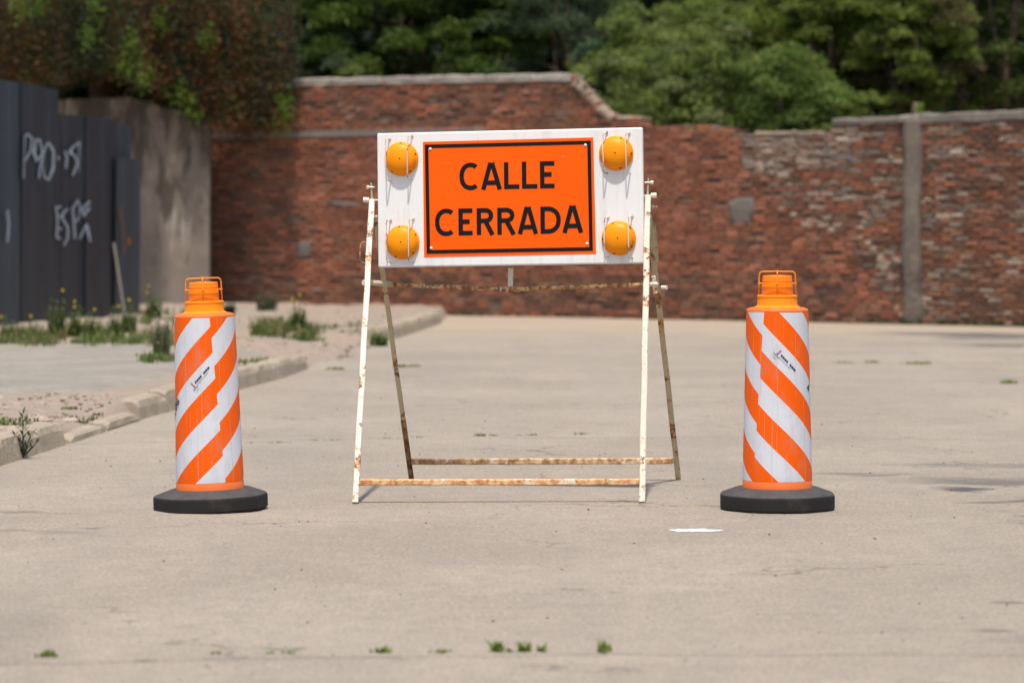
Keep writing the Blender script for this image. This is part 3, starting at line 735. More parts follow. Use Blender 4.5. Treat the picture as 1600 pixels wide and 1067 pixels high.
# warning lamps with guard wires: parts of the board
k=NT('amber_lens'); co=k.co('Object')
c=k.mix(k.noise(co,6,3,.5),(.90,.255,.001),(.95,.33,.002)); k.b.inputs['Subsurface Weight'].default_value=.15; k.b.inputs['Subsurface Scale'].default_value=.02; M_amber=k.out(c,.4,.22)
M_wire=m_rusty('wire_paint',(.72,.68,.62),.35)
M_bolt=m_plain('dark_bolt',(.08,.04,.015),.6)
lamps=[(627.5,250,(604.5,222,607,283),(640,217,640,280),90),(631,379,(608,348,609.5,409),(643.5,346,643.5,408),100),(961.5,241,(943,213,944,271),(978,213,979,271),70),(965,373,(945,344,945,401),(982,342,982,402),110)]
for (x,y,w1,w2,ph) in lamps:
    u,v=pl(x,y); Rl=.0985
    m=MB(); T=Matrix.Translation(lp(u,v,0))@PM.to_3x3().to_4x4()@Matrix.Rotation(math.pi/2,4,'X')
    prof=[(Rl,0),(Rl,.012),(Rl*.965,.018),(Rl*.90,.020)]+[(Rl*.90*math.cos(a),.020+.040*math.sin(a)) for a in np.linspace(.12,1.45,10)]+[(.004,.0605)]
    m.lathe(prof,40,T); lamp=m.build('amber_lamp',M_amber,bar,smooth=True)
    m=MB()
    for i in range(5):
        m=MB(); a=math.radians(ph+i*72); c_=T@Vector((Rl*.90*math.cos(a),Rl*.90*math.sin(a),.021)); m.lathe([(.0065,0),(.005,.005),(.001,.006)],8,Matrix.Translation(c_)@PM.to_3x3().to_4x4()@Matrix.Rotation(math.pi/2,4,'X'))
        o=m.build('lamp_bolt',M_bolt,None,smooth=True)
        o.parent=lamp; o.location=-parent_world(lamp)
    for ww in (w1,w2):
        a=pl(ww[0],ww[1]); b=pl(ww[2],ww[3])
        q=[lp(a[0]+.012,a[1]+.014,0),lp(a[0]+.003,a[1]+.006,.055),lp(a[0],a[1]-.01,.064),lp((a[0]+b[0])/2,(a[1]+b[1])/2,.068),lp(b[0],b[1]+.01,.064),lp(b[0]+.003,b[1]-.002,.055),lp(b[0]+.014,b[1]-.004,0)]
        m=MB(); m.tube(q,.0036,6); m.build('guard_wire',M_wire,bar,smooth=True)
        m=MB(); c_=lp(a[0]+.014,a[1]+.016,.002); m.tube([c_,c_+(PM.to_3x3()@Vector((0,-.006,0)))],.008,8); m.build('clip',M_white,bar)

# ------------------------------------------------------------------ drums
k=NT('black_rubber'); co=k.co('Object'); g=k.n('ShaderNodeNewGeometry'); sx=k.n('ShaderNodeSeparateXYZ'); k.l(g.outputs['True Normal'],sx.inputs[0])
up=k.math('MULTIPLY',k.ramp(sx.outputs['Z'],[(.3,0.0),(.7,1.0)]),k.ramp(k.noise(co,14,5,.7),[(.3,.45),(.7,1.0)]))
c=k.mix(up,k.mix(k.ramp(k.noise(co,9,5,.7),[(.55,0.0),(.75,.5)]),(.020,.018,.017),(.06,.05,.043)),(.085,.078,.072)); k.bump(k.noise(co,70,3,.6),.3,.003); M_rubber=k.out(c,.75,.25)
M_drum=m_plain('orange_plastic',(.80,.16,.03),.5,.25,.06,8,.0,(.62,.22,.10))
k=NT('amber_plastic'); co=k.co('Object'); c=k.mix(k.noise(co,8,4,.6),(.92,.30,.01),(.86,.25,.008)); M_amb2=k.out(c,.5,.2)
k=NT('lens_orange'); co=k.co('Object'); c=k.mix(k.noise(co,8,3,.6),(.92,.20,.004),(.95,.25,.006)); k.b.inputs['Subsurface Weight'].default_value=.1; M_lens=k.out(c,.4,.25)
def m_stripes(name,sgn,A0,AP,B0,BP,th0,th1,aRight):
    k=NT(name); uv=k.n('ShaderNodeUVMap'); sx=k.n('ShaderNodeSeparateXYZ'); k.l(uv.outputs[0],sx.inputs[0]); th,z=sx.outputs['X'],sx.outputs['Y']
    wv=k.math('ADD',k.math('MULTIPLY_ADD',z,-288.0,794.0),k.math('MULTIPLY',th,50.0*sgn))
    fa=k.math('LESS_THAN',k.math('FRACT',k.math('ADD',k.math('DIVIDE',k.math('SUBTRACT',wv,A0),AP),10.0)),.5)
    fb=k.math('LESS_THAN',k.math('FRACT',k.math('ADD',k.math('DIVIDE',k.math('SUBTRACT',wv,B0),BP),10.0)),.5)
    seam=k.math('ADD',k.math('MULTIPLY',z,(th0-th1)/.95),th1)   # th1 at the foot, th0 at the top
    right=k.math('GREATER_THAN',th,seam)
    a=right if aRight else k.math('SUBTRACT',1.0,right)
    f=k.math('ADD',k.math('MULTIPLY',fa,a),k.math('MULTIPLY',fb,k.math('SUBTRACT',1.0,a)))
    co=k.co('Object'); nz=k.noise(co,5,5,.65)
    wh=k.mix(k.ramp(nz,[(.42,0.0),(.75,.55)]),(.66,.665,.70),(.54,.53,.53)); og=k.mix(nz,(.93,.120,.0008),(.86,.108,.0008))
    c=k.mix(f,og,wh)
    hx=k.n('ShaderNodeTexWave'); hx.inputs['Scale'].default_value=16; hx.bands_direction='Z'; k.l(co,hx.inputs[0])
    # fine wrinkles running up the sheeting
    mp=k.n('ShaderNodeMapping'); mp.inputs['Scale'].default_value=(5,.35,1); k.l(uv.outputs[0],mp.inputs[0])
    c=k.mix(k.math('MULTIPLY',k.ramp(k.noise(mp.outputs[0],2,3,.6),[(.60,0.0),(.63,1.0)]),.30),c,(.50,.38,.33))
    c=k.mix(k.math('MULTIPLY',k.ramp(k.noise(co,38,5,.8),[(.66,0.0),(.73,1.0)]),.55),c,(.35,.28,.24)); c=k.mix(k.math('MULTIPLY',k.ramp(k.noise(k.co('Object',(1,1,.35)),7,6,.75),[(.54,0.0),(.70,1.0)]),.30),c,(.38,.30,.25))
    k.bump(k.noise(mp.outputs[0],3,4,.6),.35,.006)
    return k.out(c,.5,.15)
def drum(cx,lean,stripes,label,base_phase,lensx,marks):
    loc=Vector(((cx-800)/F*17.35,17.35,0)); loc.z=camber(loc.x,0)
    d=empty('traffic_drum',loc,label,'traffic drum','striped traffic drums beside the barricade'); d.rotation_euler=(0,lean,0); d.scale=(1,1,1) if lean==0 else (.975,.975,.975)
    B=lambda mb,name,mat,**k: mb.build(name,mat,d,local=True,**k)
    # rubber foot: rounded octagon with a chamfered shoulder
    def oct(r,z,N=64,e=.955):
        out=[]
        for i in range(N):
            a=i*2*math.pi/N+base_phase; q=((a-base_phase)%(math.pi/4))-math.pi/8; k_=min(1.0,math.cos(math.pi/8)/math.cos(q)*1.05)*.985
            out.append(Vector((r*k_*math.cos(a),r*k_*math.sin(a),z)))
        return out
    Rb=.322; m=MB(); prof=[(Rb*.97,-.004),(Rb*.995,.006),(Rb,.012),(Rb,.070),(Rb*.99,.080),(Rb*.965,.086),(Rb*.74,.112),(Rb*.70,.116),(.17,.117)]
    vs=[];N=64
    for r,z in prof: vs+=oct(r,max(z,0.0005))
    fs=[(i*N+k,i*N+(k+1)%N,(i+1)*N+(k+1)%N,(i+1)*N+k) for i in range(len(prof)-1) for k in range(N)]
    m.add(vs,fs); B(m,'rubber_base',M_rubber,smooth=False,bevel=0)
    r0,r1=.1885,.1665; z0,z1=.110,1.055
    R=lambda z: r0+(r1-r0)*(z-.11)/(1.055-.11)
    m=MB(); m.lathe([(R(.10),.10),(R(.155)+.001,.155),(R(.16)-.002,.16),(R(1.06)-.002,1.06),(R(1.07)+.0015,1.066),(R(1.07)+.0015,1.074),(R(1.07)-.003,1.082),(.14,1.089),(.125,1.090)],64); B(m,'drum_body',M_drum,smooth=True)
    # reflective sleeve, facing -Y; theta grows to the camera's right
    m=MB(); N=96; zs=np.linspace(.157,1.067,12); uv=[]
    for z in zs:
        for i in range(N+1):
            th=-math.pi+2*math.pi*i/N; r=R(z)+.0012+.0006*noise.noise(Vector((th*3,z*3,cx)))
            m.v.append((r*math.sin(th),-r*math.cos(th),z)); uv.append((th,z))
    for j in range(len(zs)-1):
        for i in range(N): a=j*(N+1)+i; m.f.append((a,a+1,a+N+2,a+N+1))
    B(m,'reflective_sleeve',stripes,smooth=True,uv=uv)
    # lamp
    LZ=Matrix.Translation((0,0,.014))
    m=MB(); m.lathe([(.128,1.070),(.124,1.078),(.112,1.084),(.109,1.092),(.1085,1.130),(.1105,1.132),(.1105,1.139),(.105,1.142),(.086,1.142)],48,LZ); B(m,'lamp_collar',M_amb2,smooth=True).modifiers.new('e','EDGE_SPLIT').split_angle=math.radians(35)
    m=MB(); m.lathe([(.0865,1.138),(.0855,1.15),(.0835,1.185),(.0845,1.187),(.0828,1.191),(.0815,1.215),(.0822,1.217),(.081,1.221),(.0795,1.243),(.077,1.2465),(.03,1.250),(.001,1.2505)],48,LZ); B(m,'lens',M_lens,smooth=True).modifiers.new('e','EDGE_SPLIT').split_angle=math.radians(30)
    hh=1.268
    for k_,a in enumerate((0.0,math.pi/2)):
        m=MB(); ca,sa=math.cos(a+lensx),math.sin(a+lensx); pts=[(-.101,1.135),(-.0985,1.20),(-.0965,1.252),(-.092,hh-.004),(-.082,hh),(0,hh+.002+.003*k_),(.082,hh),(.092,hh-.004),(.0965,1.252),(.0985,1.20),(.101,1.135)]
        m.tube([(p*ca,p*sa,z+.014) for p,z in pts],.0042,6); B(m,'guard_hoop',M_amb2,smooth=True)
    m=MB(); ring=[(.1035*math.cos(a),.1035*math.sin(a),1.219) for a in np.linspace(0,2*math.pi,41)]; m.tube(ring,.0034,6,caps=False); B(m,'guard_ring',M_amb2,smooth=True)
    # small printed marks
    def cyl(off): return lambda a,z,q: (lambda th,r:Vector((r*math.sin(th),-r*math.cos(th),z)))(a/.178,R(z)+.0032+q)
    for (name,mat,strokes,wd) in marks:
        m=MB(); 
        for i,s in enumerate(strokes): m.stroke(s,wd,cyl(0),.0002*i)
        B(m,name,mat)
    return d
M_ink=m_plain('dark_ink',(.03,.03,.05),.5,.3,.1,10,0); M_red=m_plain('red_ink',(.50,.12,.15),.5,.3,.1,10,0); M_gink=m_plain('grey_ink',(.34,.34,.38),.5,.3,.1,10,0)
LET={'L':[[(0,1),(0,0),(.55,0)]],'I':[[(.1,0),(.1,1)]],'Z':[[(0,1),(.6,1),(0,0),(.6,0)]],'A':[[(0,0),(.33,1),(.66,0)],[(.13,.33),(.53,.33)]],'S':[[(.58,.88),(.3,1),(.05,.8),(.12,.58),(.5,.42),(.58,.2),(.3,0),(.02,.12)]],'B':[[(0,0),(0,1),(.4,1),(.55,.8),(.4,.54),(.05,.54)],[(.4,.54),(.6,.3),(.42,0),(0,0)]]}
def word(txt,o,ang,h,adv=.82):
    out=[];x=0;ca,sa=math.cos(ang),math.sin(ang)
    for ch in txt:
        for s in LET[ch]: 
            d_=[(p[0]*h+x,p[1]*h) for p in s]; out.append([(o[0]+a*ca-b*sa,o[1]+a*sa+b*ca) for a,b in dens(d_)])
        x+=h*(.4 if ch=='I' else adv)
    return out
def bars(o,ang,segs,row,hh):
    ca,sa=math.cos(ang),math.sin(ang); out=[]
    for a,b in segs:
        n=3; out.append([(o[0]+(a+(b-a)*i/n)*ca-row*sa,o[1]+(a+(b-a)*i/n)*sa+row*ca) for i in range(n+1)])
    return out
def sticker(a,z,ang):
    q=1.25; tiny=[(.0,.009),(.011,.021),(.023,.032),(.034,.043),(.056,.067),(.069,.080),(.082,.094)]; tiny=[(u*q,v*q) for u,v in tiny]; c_,s_=math.cos(ang),math.sin(ang)
    at=lambda u,v:(a+u*c_-v*s_,z+u*s_+v*c_)
    return [('print',M_ink,bars((a,z),ang,tiny,0,.007),.0095),('print',M_gink,bars((a,z),ang,[(.0,.042),(.046,.09)],-.015,.004),.003),('logo_mark',M_red,bars(at(-.018,.0),ang+math.pi/2,[(-.004,.018)],0,.006),.0075),
            ('logo_mark',M_gink,bars(at(-.034,-.020),ang,[(-.004,.036)],0,.004),.008),('logo_mark',M_ink,bars(at(-.018,-.006),ang+math.pi/2,[(-.010,.0)],0,.006),.006),('logo_mark',M_gink,bars(at(-.034,-.036),ang,[(.004,.030)],0,.004),.003)]
ml=sticker(-.048,.712,math.radians(46))+[('lettering',M_ink,word('BALIZAS',(-.272,.498),math.radians(45),.030),.0085)]
mr=sticker(.006,.838,math.radians(-46))+[('lettering',M_ink,word('A',(.182,.655),math.radians(-46),.035),.009)]
drum(329.5,math.radians(-1.9),m_stripes('striped_left',1,471,87,534,94.5,.30,.62,False),'orange and white traffic drum left of the barricade, stripes rising to the right',math.radians(10),.05,ml)
drum(1214.5,math.radians(0.0),m_stripes('striped_right',-1,532,87.5,503,96.5,-.56,-.90,True),'orange and white traffic drum right of the barricade, stripes falling to the right',math.radians(20),-.08,mr)

# ------------------------------------------------------------------ foliage
def leaves_mesh(pts,nrm,size,cols,aspect=.45,name='crown',parent=None,loc=None,mat=None):
    """one diamond per leaf; arrays (n,3),(n,3),(n,),(n,3)"""
    n=len(pts); r=rng.normal(size=(n,3)); t=np.cross(nrm,r); t/=np.linalg.norm(t,axis=1,keepdims=True)+1e-9
    b=np.cross(nrm,t); b/=np.linalg.norm(b,axis=1,keepdims=True)+1e-9
    nn=nrm/(np.linalg.norm(nrm,axis=1,keepdims=True)+1e-9)
    s=size[:,None]
    v=np.stack([pts-t*s*.5,pts-b*s*.5*aspect+nn*s*.06,pts+t*s*.5-nn*s*.10,pts+b*s*.5*aspect+nn*s*.06],axis=1).reshape(-1,3)
    if loc is not None: v=v-np.array(loc)
    me=bpy.data.meshes.new(name); me.vertices.add(4*n); me.loops.add(4*n); me.polygons.add(n)
    me.vertices.foreach_set('co',v.astype(np.float32).ravel()); me.loops.foreach_set('vertex_index',np.arange(4*n,dtype=np.int32))
    me.polygons.foreach_set('loop_start',np.arange(0,4*n,4,dtype=np.int32)); me.polygons.foreach_set('loop_total',np.full(n,4,dtype=np.int32))
    me.update(calc_edges=True)
    at=me.color_attributes.new('Col','FLOAT_COLOR','CORNER'); cc=np.ones((n,4,4),dtype=np.float32); cc[:,:,:3]=cols[:,None,:]; at.data.foreach_set('color',cc.ravel())
    me.materials.append(mat or M_leaf); o=bpy.data.objects.new(name,me); C.objects.link(o)
    if parent is not None: o.parent=parent
    return o
def clump_points(centers,radii,per,flat=.8,tuft=.85):
    P_=[];N_=[];I_=[]
    for i,(c,r) in enumerate(zip(centers,radii)):
        n=int(per*(r/.4)**2)
        d=rng.normal(size=(n,3)); d/=np.linalg.norm(d,axis=1,keepdims=True)
        d[:,2]=np.where(d[:,2]<-.2,-d[:,2]*.6,d[:,2])
        rad=r*rng.uniform(.45,1.08,size=(n,1))**.7
        p=np.array(c)+d*rad*np.array([1,1,flat]); P_.append(p); N_.append(d*.6+np.array([0,0,.5])+rng.normal(size=(n,3))*tuft); I_.append(np.full(n,i))
    return np.concatenate(P_),np.concatenate(N_),np.concatenate(I_)
def crown_centers(c,rad,n,shell=.55):
    out=[]
    while len(out)<n:
        d=rng.normal(size=3); d/=np.linalg.norm(d); q=np.array(c)+d*np.array(rad)*rng.uniform(shell,1.0); out.append(q)
    return out
def tree(name,base,crowns,pal,label,cat='tree',leaf=.09,per=240,clr=(.3,.6),trunk=.16,aspect=.5,group=None,var=.25):
    """crowns: list of (centre, radii, n clumps)"""
    t=empty(name,base,label,cat,group)
    cs=[];rs=[]
    for c,rad,n in crowns:
        q=crown_centers(c,rad,n); cs+=q; rs+=list(rng.uniform(clr[0],clr[1],size=n))
    p,nn,idx=clump_points(cs,rs,per)
    pal=np.array(pal); ci=rng.integers(0,len(pal),size=len(cs)); tint=rng.uniform(.75,1.25,size=len(cs))
    col=pal[ci[idx]]*tint[idx][:,None]*rng.uniform(1-var,1+var,size=(len(p),1))
    leaves_mesh(p,nn,rng.uniform(.7,1.3,size=len(p))*leaf,col,aspect,'crown',t,base)
    m=MB(); top=Vector(crowns[0][0]); b=Vector(base); pth=[b.lerp(top,i/6)+Vector((.08*math.sin(i*1.3+base[0]),.08*math.cos(i*1.7),0))*(1 if 0<i<6 else 0) for i in range(7)]
    m.tube(pth,[trunk*(1-.12*i) for i in range(7)],8); m.build('trunk',M_bark,t,smooth=True)
    for q in cs[::max(1,len(cs)//9)]:
        m=MB(); a=pth[3+int(rng.integers(0,3))]; q=Vector(q); md=a.lerp(q,.5)+Vector((0,0,.15)); m.tube([a,md,q],[trunk*.4,trunk*.25,trunk*.08],5); m.build('limb',M_bark,t,smooth=True)
    return t
M_bark=m_plain('bark',(.075,.055,.04),.95,.1,.35,6,.6)
DG=[(.018,.035,.010),(.025,.045,.012),(.03,.06,.012)]
MG=[(.125,.17,.025),(.15,.20,.032),(.17,.21,.04)]
LG=[(.19,.235,.055),(.215,.26,.07),(.165,.215,.05),(.24,.27,.11)]
GG=[(.075,.11,.05),(.095,.13,.062),(.06,.095,.042)]
XP=lambda x,d:(x-800)/F*d
ZP=lambda y,d:CH+(HZ-y)/F*d
# big dark trees in the middle
tree('broadleaf_tree',(XP(620,59),59,0),[((XP(640,59),59,6.0),(2.3,1.8,1.9),60),((XP(560,57),57.5,4.6),(1.0,1,.8),14)],[(.055,.09,.010),(.085,.13,.014),(.03,.05,.008)],'dark broadleaf tree with sunlit green lobes behind the tall brick wall',leaf=.10,per=330,clr=(.28,.5))
tree('broadleaf_tree',(XP(790,60),60,0),[((XP(770,60),60,6.2),(1.8,1.8,2.3),46),((XP(740,57),57,4.4),(.9,.8,.7),12)],[(.055,.09,.010),(.085,.125,.014),(.03,.05,.008)],'dark green tree behind the wall above the word CALLE',leaf=.10,per=330,clr=(.28,.5))
tree('grey_green_tree',(XP(900,57),57,0),[((XP(885,57),57,4.6),(1.35,1.2,1.9),100)],GG,'grey-green leafy tree behind the step in the wall, between dark and light shrubs',leaf=.075,per=420,clr=(.25,.45),aspect=.3)
# shrubs just behind the wall
tree('leafy_shrub',(XP(545,53),53,0),[((XP(540,53),53,3.3),(.75,.5,1.0),26)],LG[:3]+GG,'light green shrub showing above the left part of the tall wall','shrub',.07,420,(.18,.32),.05,.35)
tree('leafy_shrub',(XP(690,52.5),52.5,0),[((XP(690,52.5),52.5,3.1),(.6,.45,.95),20)],LG[:3]+GG,'low light green shrub peeping over the tall wall behind the left end of the sign','shrub',.07,420,(.16,.28),.05,.35)
tree('leafy_shrub',(XP(1000,52),52,0),[((XP(1000,52),52,2.9),(1.3,.9,1.7),160)],LG,'light green bushy shrub behind the broken sloping end of the tall wall','shrub',.085,380,(.16,.34),.06,.32)
tree('leafy_shrub',(XP(1120,51.5),51.5,0),[((XP(1115,51.5),51.5,3.0),(1.2,.9,1.7),160)],LG,'tall light green shrub behind the low part of the brick wall','shrub',.085,380,(.16,.34),.06,.32)
tree('leafy_shrub',(XP(1225,51),51,0),[((XP(1225,51),51,2.8),(1.0,.8,1.6),120)],[(.145,.20,.04),(.165,.225,.05),(.12,.175,.035)],'fresh green shrub beside the right end of the low brick section','shrub',.085,380,(.16,.34),.06,.35)
tree('round_tree',(XP(1300,55),55,0),[((XP(1300,55),55,4.7),(1.5,1.2,2.0),170)],MG,'mid green tree behind the wall above the right drum',leaf=.085,per=420,clr=(.18,.40),aspect=.4)
tree('round_tree',(XP(1440,54),54,0),[((XP(1430,54),54,4.7),(1.2,1.1,1.9),130)],MG+[(.12,.10,.04)],'green tree with brownish patches behind the concrete pillar',leaf=.085,per=400,clr=(.18,.38),aspect=.4)
tree('dark_tree',(XP(1560,55),55,0),[((XP(1570,55),55,4.5),(1.3,1.2,2.0),90)],[(.06,.08,.014),(.10,.14,.022),(.035,.035,.014)],'darker olive tree at the far right behind the brown wall',leaf=.08,per=330,clr=(.22,.42),aspect=.4)
tree('dark_tree',(XP(1060,60),60,0),[((XP(1080,60),60,6.6),(3.2,1.6,1.6),60)],DG,'tall dark tree behind the light green shrubs',leaf=.11,per=260,clr=(.35,.6))
tree('dark_tree',(XP(1500,60),60,0),[((XP(1500,60),60,6.2),(2.6,1.6,2.2),60)],DG,'tall dark tree behind the pillar and the green tree',leaf=.11,per=260,clr=(.35,.6))
tree('leafy_shrub',(XP(945,52),52.3,0),[((XP(940,52.3),52.3,3.0),(.7,.7,1.3),80)],LG[:3]+GG,'green shrub just behind the sloping broken wall edge','shrub',.085,380,(.16,.34),.05,.35)
tree('leafy_shrub',(XP(1310,51),50.8,0),[((XP(1300,50.8),50.8,2.5),(1.0,.7,1.15),90)],[(.14,.19,.04),(.16,.215,.045),(.12,.165,.035)],'green shrub behind the left end of the grey coping','shrub',.085,380,(.16,.34),.05,.35)
tree('leafy_shrub',(XP(1060,54),54.5,0),[((XP(1060,54.5),54.5,4.0),(1.9,.8,1.3),130)],LG[:3]+MG,'wide yellow-green shrub standing behind the light green ones','shrub',.09,380,(.18,.36),.05,.35)
# the wood behind
cs=[];rs=[]
for i in range(1500):
    cs.append((rng.uniform(-17,19),rng.uniform(63.5,69),rng.uniform(.3,13))); rs.append(rng.uniform(.7,1.3))
p,nn,idx=clump_points(cs,rs,95); col=np.array(DG)[rng.integers(0,3,size=len(p))]*rng.uniform(.5,1.0,size=(len(p),1))
o=leaves_mesh(p,nn,rng.uniform(.22,.45,size=len(p)),col,.7,'woods'); tag(o,'dark mass of distant trees closing the view','woods',kind='stuff')
# weeping tree at the left
def weeping():
    base=(-6.9,53.4,0); t=empty('weeping_tree',base,'drooping dark tree with rusty orange and green strands hanging over the fence and wall','tree')
    P_=[];N_=[];C_=[];S_=[]
    bx=[0,60,100,130,200,255,285,330,380,430,452,462]; by=[118,128,135,118,125,140,165,196,206,203,180,90]
    for i in range(1900):
        x=rng.uniform(-60,458); d=(rng.uniform(50.2,50.75) if rng.random()<.45 else rng.uniform(51.6,53.5)) if x>225 else rng.uniform(49,53)
        lo=np.interp(x,bx,by)+rng.normal()*12-rng.exponential(22)*(rng.random()<.6); zb=ZP(lo,d)
        if x>250: zb=max(zb,2.72)
        Ls=rng.uniform(.7,2.2); zt=zb+Ls
        X=XP(x,d); n=int(Ls*60); f=rng.random(n); z=zb+f*Ls
        sway=.05*np.sin(f*4+i); px=X+sway+rng.normal(size=n)*.075; py=d+rng.normal(size=n)*.07
        P_.append(np.stack([px,py,z],1)); N_.append(rng.normal(size=(n,3))+np.array([0,-.4,.5]))
        r=rng.random(); nx=noise.noise(Vector((X*1.1,d*.4,zb*.6)))
        if r<.33+.45*nx: c=np.array([(.22,.085,.032),(.24,.11,.045),(.12,.06,.03)][i%3])
        elif r<.93: c=np.array([(.045,.055,.022),(.06,.07,.028),(.04,.06,.03)][i%3])
        else: c=np.array([(.08,.13,.02),(.06,.10,.018)][i%2])
        C_.append(c*rng.uniform(.65,1.35,size=(n,1))); S_.append(rng.uniform(.04,.08,size=n))
    # bright lime tufts
    for (x,y) in ((28,12),(140,55),(205,70),(195,103),(225,120),(285,152),(447,160),(444,190),(150,8),(325,60),(60,5),(300,170),(250,30)):
        d=50.1 if x>225 else 48.5; n=90
        P_.append(np.array([XP(x,d),d,ZP(y,d)])+rng.normal(size=(n,3))*np.array([.09,.09,.13])); N_.append(rng.normal(size=(n,3))+np.array([0,-.3,.8]))
        C_.append(np.array((.12,.20,.02))*rng.uniform(.7,1.3,size=(n,1))); S_.append(rng.uniform(.05,.09,size=n))
    # upper dome feeding the strands
    cs=crown_centers((-6.4,53.2,7.0),(3.6,2.4,1.7),70); p,nn,idx=clump_points(cs,rng.uniform(.4,.7,size=70),150)
    P_.append(p);N_.append(nn);C_.append(np.array((.03,.05,.015))*rng.uniform(.6,1.3,size=(len(p),1)));S_.append(rng.uniform(.07,.13,size=len(p)))
    leaves_mesh(np.concatenate(P_),np.concatenate(N_),np.concatenate(S_),np.concatenate(C_),.38,'crown',t,base)
    m=MB(); b=Vector(base); m.tube([b,b+Vector((.2,-.3,2)),b+Vector((.1,-.6,4)),b+Vector((.5,-1.5,6.4))],[.28,.22,.19,.10],10); m.build('trunk',M_bark,t,smooth=True)
    for q in ((-8.6,50,6.2),(-7.4,49,5.8),(-5.6,48.8,6.0),(-4.2,49.4,5.8),(-4.8,52,6.5)):
        m=MB(); a=b+Vector((.1,-.6,4)); q=Vector(q); m.tube([a,a.lerp(q,.5)+Vector((0,0,.4)),q],[.12,.08,.03],6); m.build('limb',M_bark,t,smooth=True)
weeping()
# a roadside tree just outside the right edge; only its shade reaches the road
tree('roadside_tree',(6.6,15.5,0),[((5.6,12.5,7.6),(2.9,5.5,1.5),60)],MG,'roadside tree beyond the right edge whose shade dapples the road',leaf=.13,per=110,clr=(.4,.8),trunk=.2)
tree('roadside_tree',(11.2,36,0),[((9.0,37,8.4),(3.6,4,1.7),60)],MG,'second roadside tree standing farther off beyond the right edge',leaf=.14,per=110,clr=(.4,.8),trunk=.22)

# ------------------------------------------------------------------ weeds
def blades(mb,c,n,h,spread,col,wd=.005,lean=.6):
    for i in range(n):
        a=random.uniform(0,6.28); r=random.uniform(0,spread); b=Vector(c)+Vector((math.cos(a)*r,math.sin(a)*r*.6,0)); hh=h*random.uniform(.5,1.1); a2=random.uniform(0,6.28)
        d=Vector((math.cos(a2),math.sin(a2),0)); s=d.cross(Vector((0,0,1)))*wd*random.uniform(.7,1.4); l=lean*random.uniform(.2,1)*hh
        k_=random.uniform(.7,1.3); cc=tuple(v*k_ for v in col)
        mb.add([b-s,b+s,b+d*l*.4+Vector((0,0,hh*.6))+s*.8,b+d*l*.4+Vector((0,0,hh*.6))-s*.8,b+d*l+Vector((0,0,hh))],[(0,1,2,3),(3,2,4)],cc)
def leafy(mb,base,h,n,size,col):
    for i in range(n):
        z=h*(.12+.88*i/n); a=i*2.4; d=Vector((math.cos(a),math.sin(a),.55)); s=size*(1-.5*i/n)*random.uniform(.8,1.2); b=Vector(base)+Vector((.02*math.sin(i),0,z)); pr=d.cross(Vector((0,0,1))).normalized()*s*.16
        k_=random.uniform(.75,1.25); mb.add([b,b+d*s*.5+pr,b+d*s,b+d*s*.5-pr],[(0,1,2,3)],tuple(v*k_ for v in col))
GR=(.22,.27,.065)
def tuft(x,y,h,sp,n,label,z=0.0,grp='weeds in the road joints',wd=.004,col=GR,fl=0,name='weed_tuft',cat='weed'):
    c=G(x,y,z+camber(XP(x,20),0)*0); c.z=z+(.0 if z else camber(c.x,c.y)-.006)
    m=MB(); blades(m,(0,0,0),n,h,sp,col,wd,.9)
    o=m.build(name,M_leaf); o.location=c; tag(o,label,cat,grp)
    return o
fw=[(72,1024,.030,.045,40,'small dark weed at the far left end of the nearest joint'),(335,1020,.016,.03,22,'tiny yellowish weed in the nearest joint under the left drum'),
(424,1020,.014,.03,20,'faint low weed in the nearest joint, first right of the left drum'),(449,1020,.016,.03,20,'faint low weed in the nearest joint, second right of the left drum'),
(596,1019,.030,.035,44,'round green weed in the nearest joint below the barricade left leg'),(690,1019,.018,.06,50,'low spreading weed in the nearest joint left of the big clump'),
(776,1018,.048,.022,50,'spiky green weed at the left end of the biggest clump in the nearest joint'),(797,1018,.020,.020,24,'small weed in the middle of the biggest clump in the nearest joint'),
(820,1018,.046,.022,44,'taller green weed in the right half of the biggest clump'),(845,1018,.034,.018,30,'small weed closing the right end of the biggest clump'),(941,1019,.044,.035,44,'lone leafy weed in the nearest joint below the right barricade leg')]
for a in fw: tuft(a[0],a[1],a[2]*1.15,a[3],int(a[4]*.55),a[5],wd=.0075)
midl=[(392,691,.013,.05,'thin weed in the joint beside the left drum, nearest to the drum'),(436,690,.015,.09,'long low streak of weed between the left drum and the barricade'),
(490,687,.016,.04,'short weed in the joint between the left drum and the barricade'),(520,687,.013,.06,'short weed in the joint just left of the barricade front left leg'),
(606,684,.014,.13,'low grassy streak in the joint at the left rear leg of the barricade'),(655,682.5,.014,.08,'low weed in the joint just right of the left rear leg'),
(748,681,.032,.05,'largest weed tuft seen through the barricade legs'),(771,680.5,.018,.035,'small weed tuft just right of the largest one in the barricade joint'),
(812,680,.012,.03,'smallest weed speck in the joint under the middle of the sign'),(833,679.8,.020,.05,'weed pair in the joint behind the barricade, right of the middle'),
(908,678.6,.022,.05,'last weed tuft in the joint before the right front leg'),(1340,682.5,.010,.07,'faint weed in the middle joint right of the right drum'),(1420,684,.012,.09,'low weed in the middle joint towards the right edge')]
for i,(x,y,h,sp,lb) in enumerate(midl): tuft(x,y,h,sp,46,lb,grp='tiny weeds in the joint behind the barricade',wd=.004)
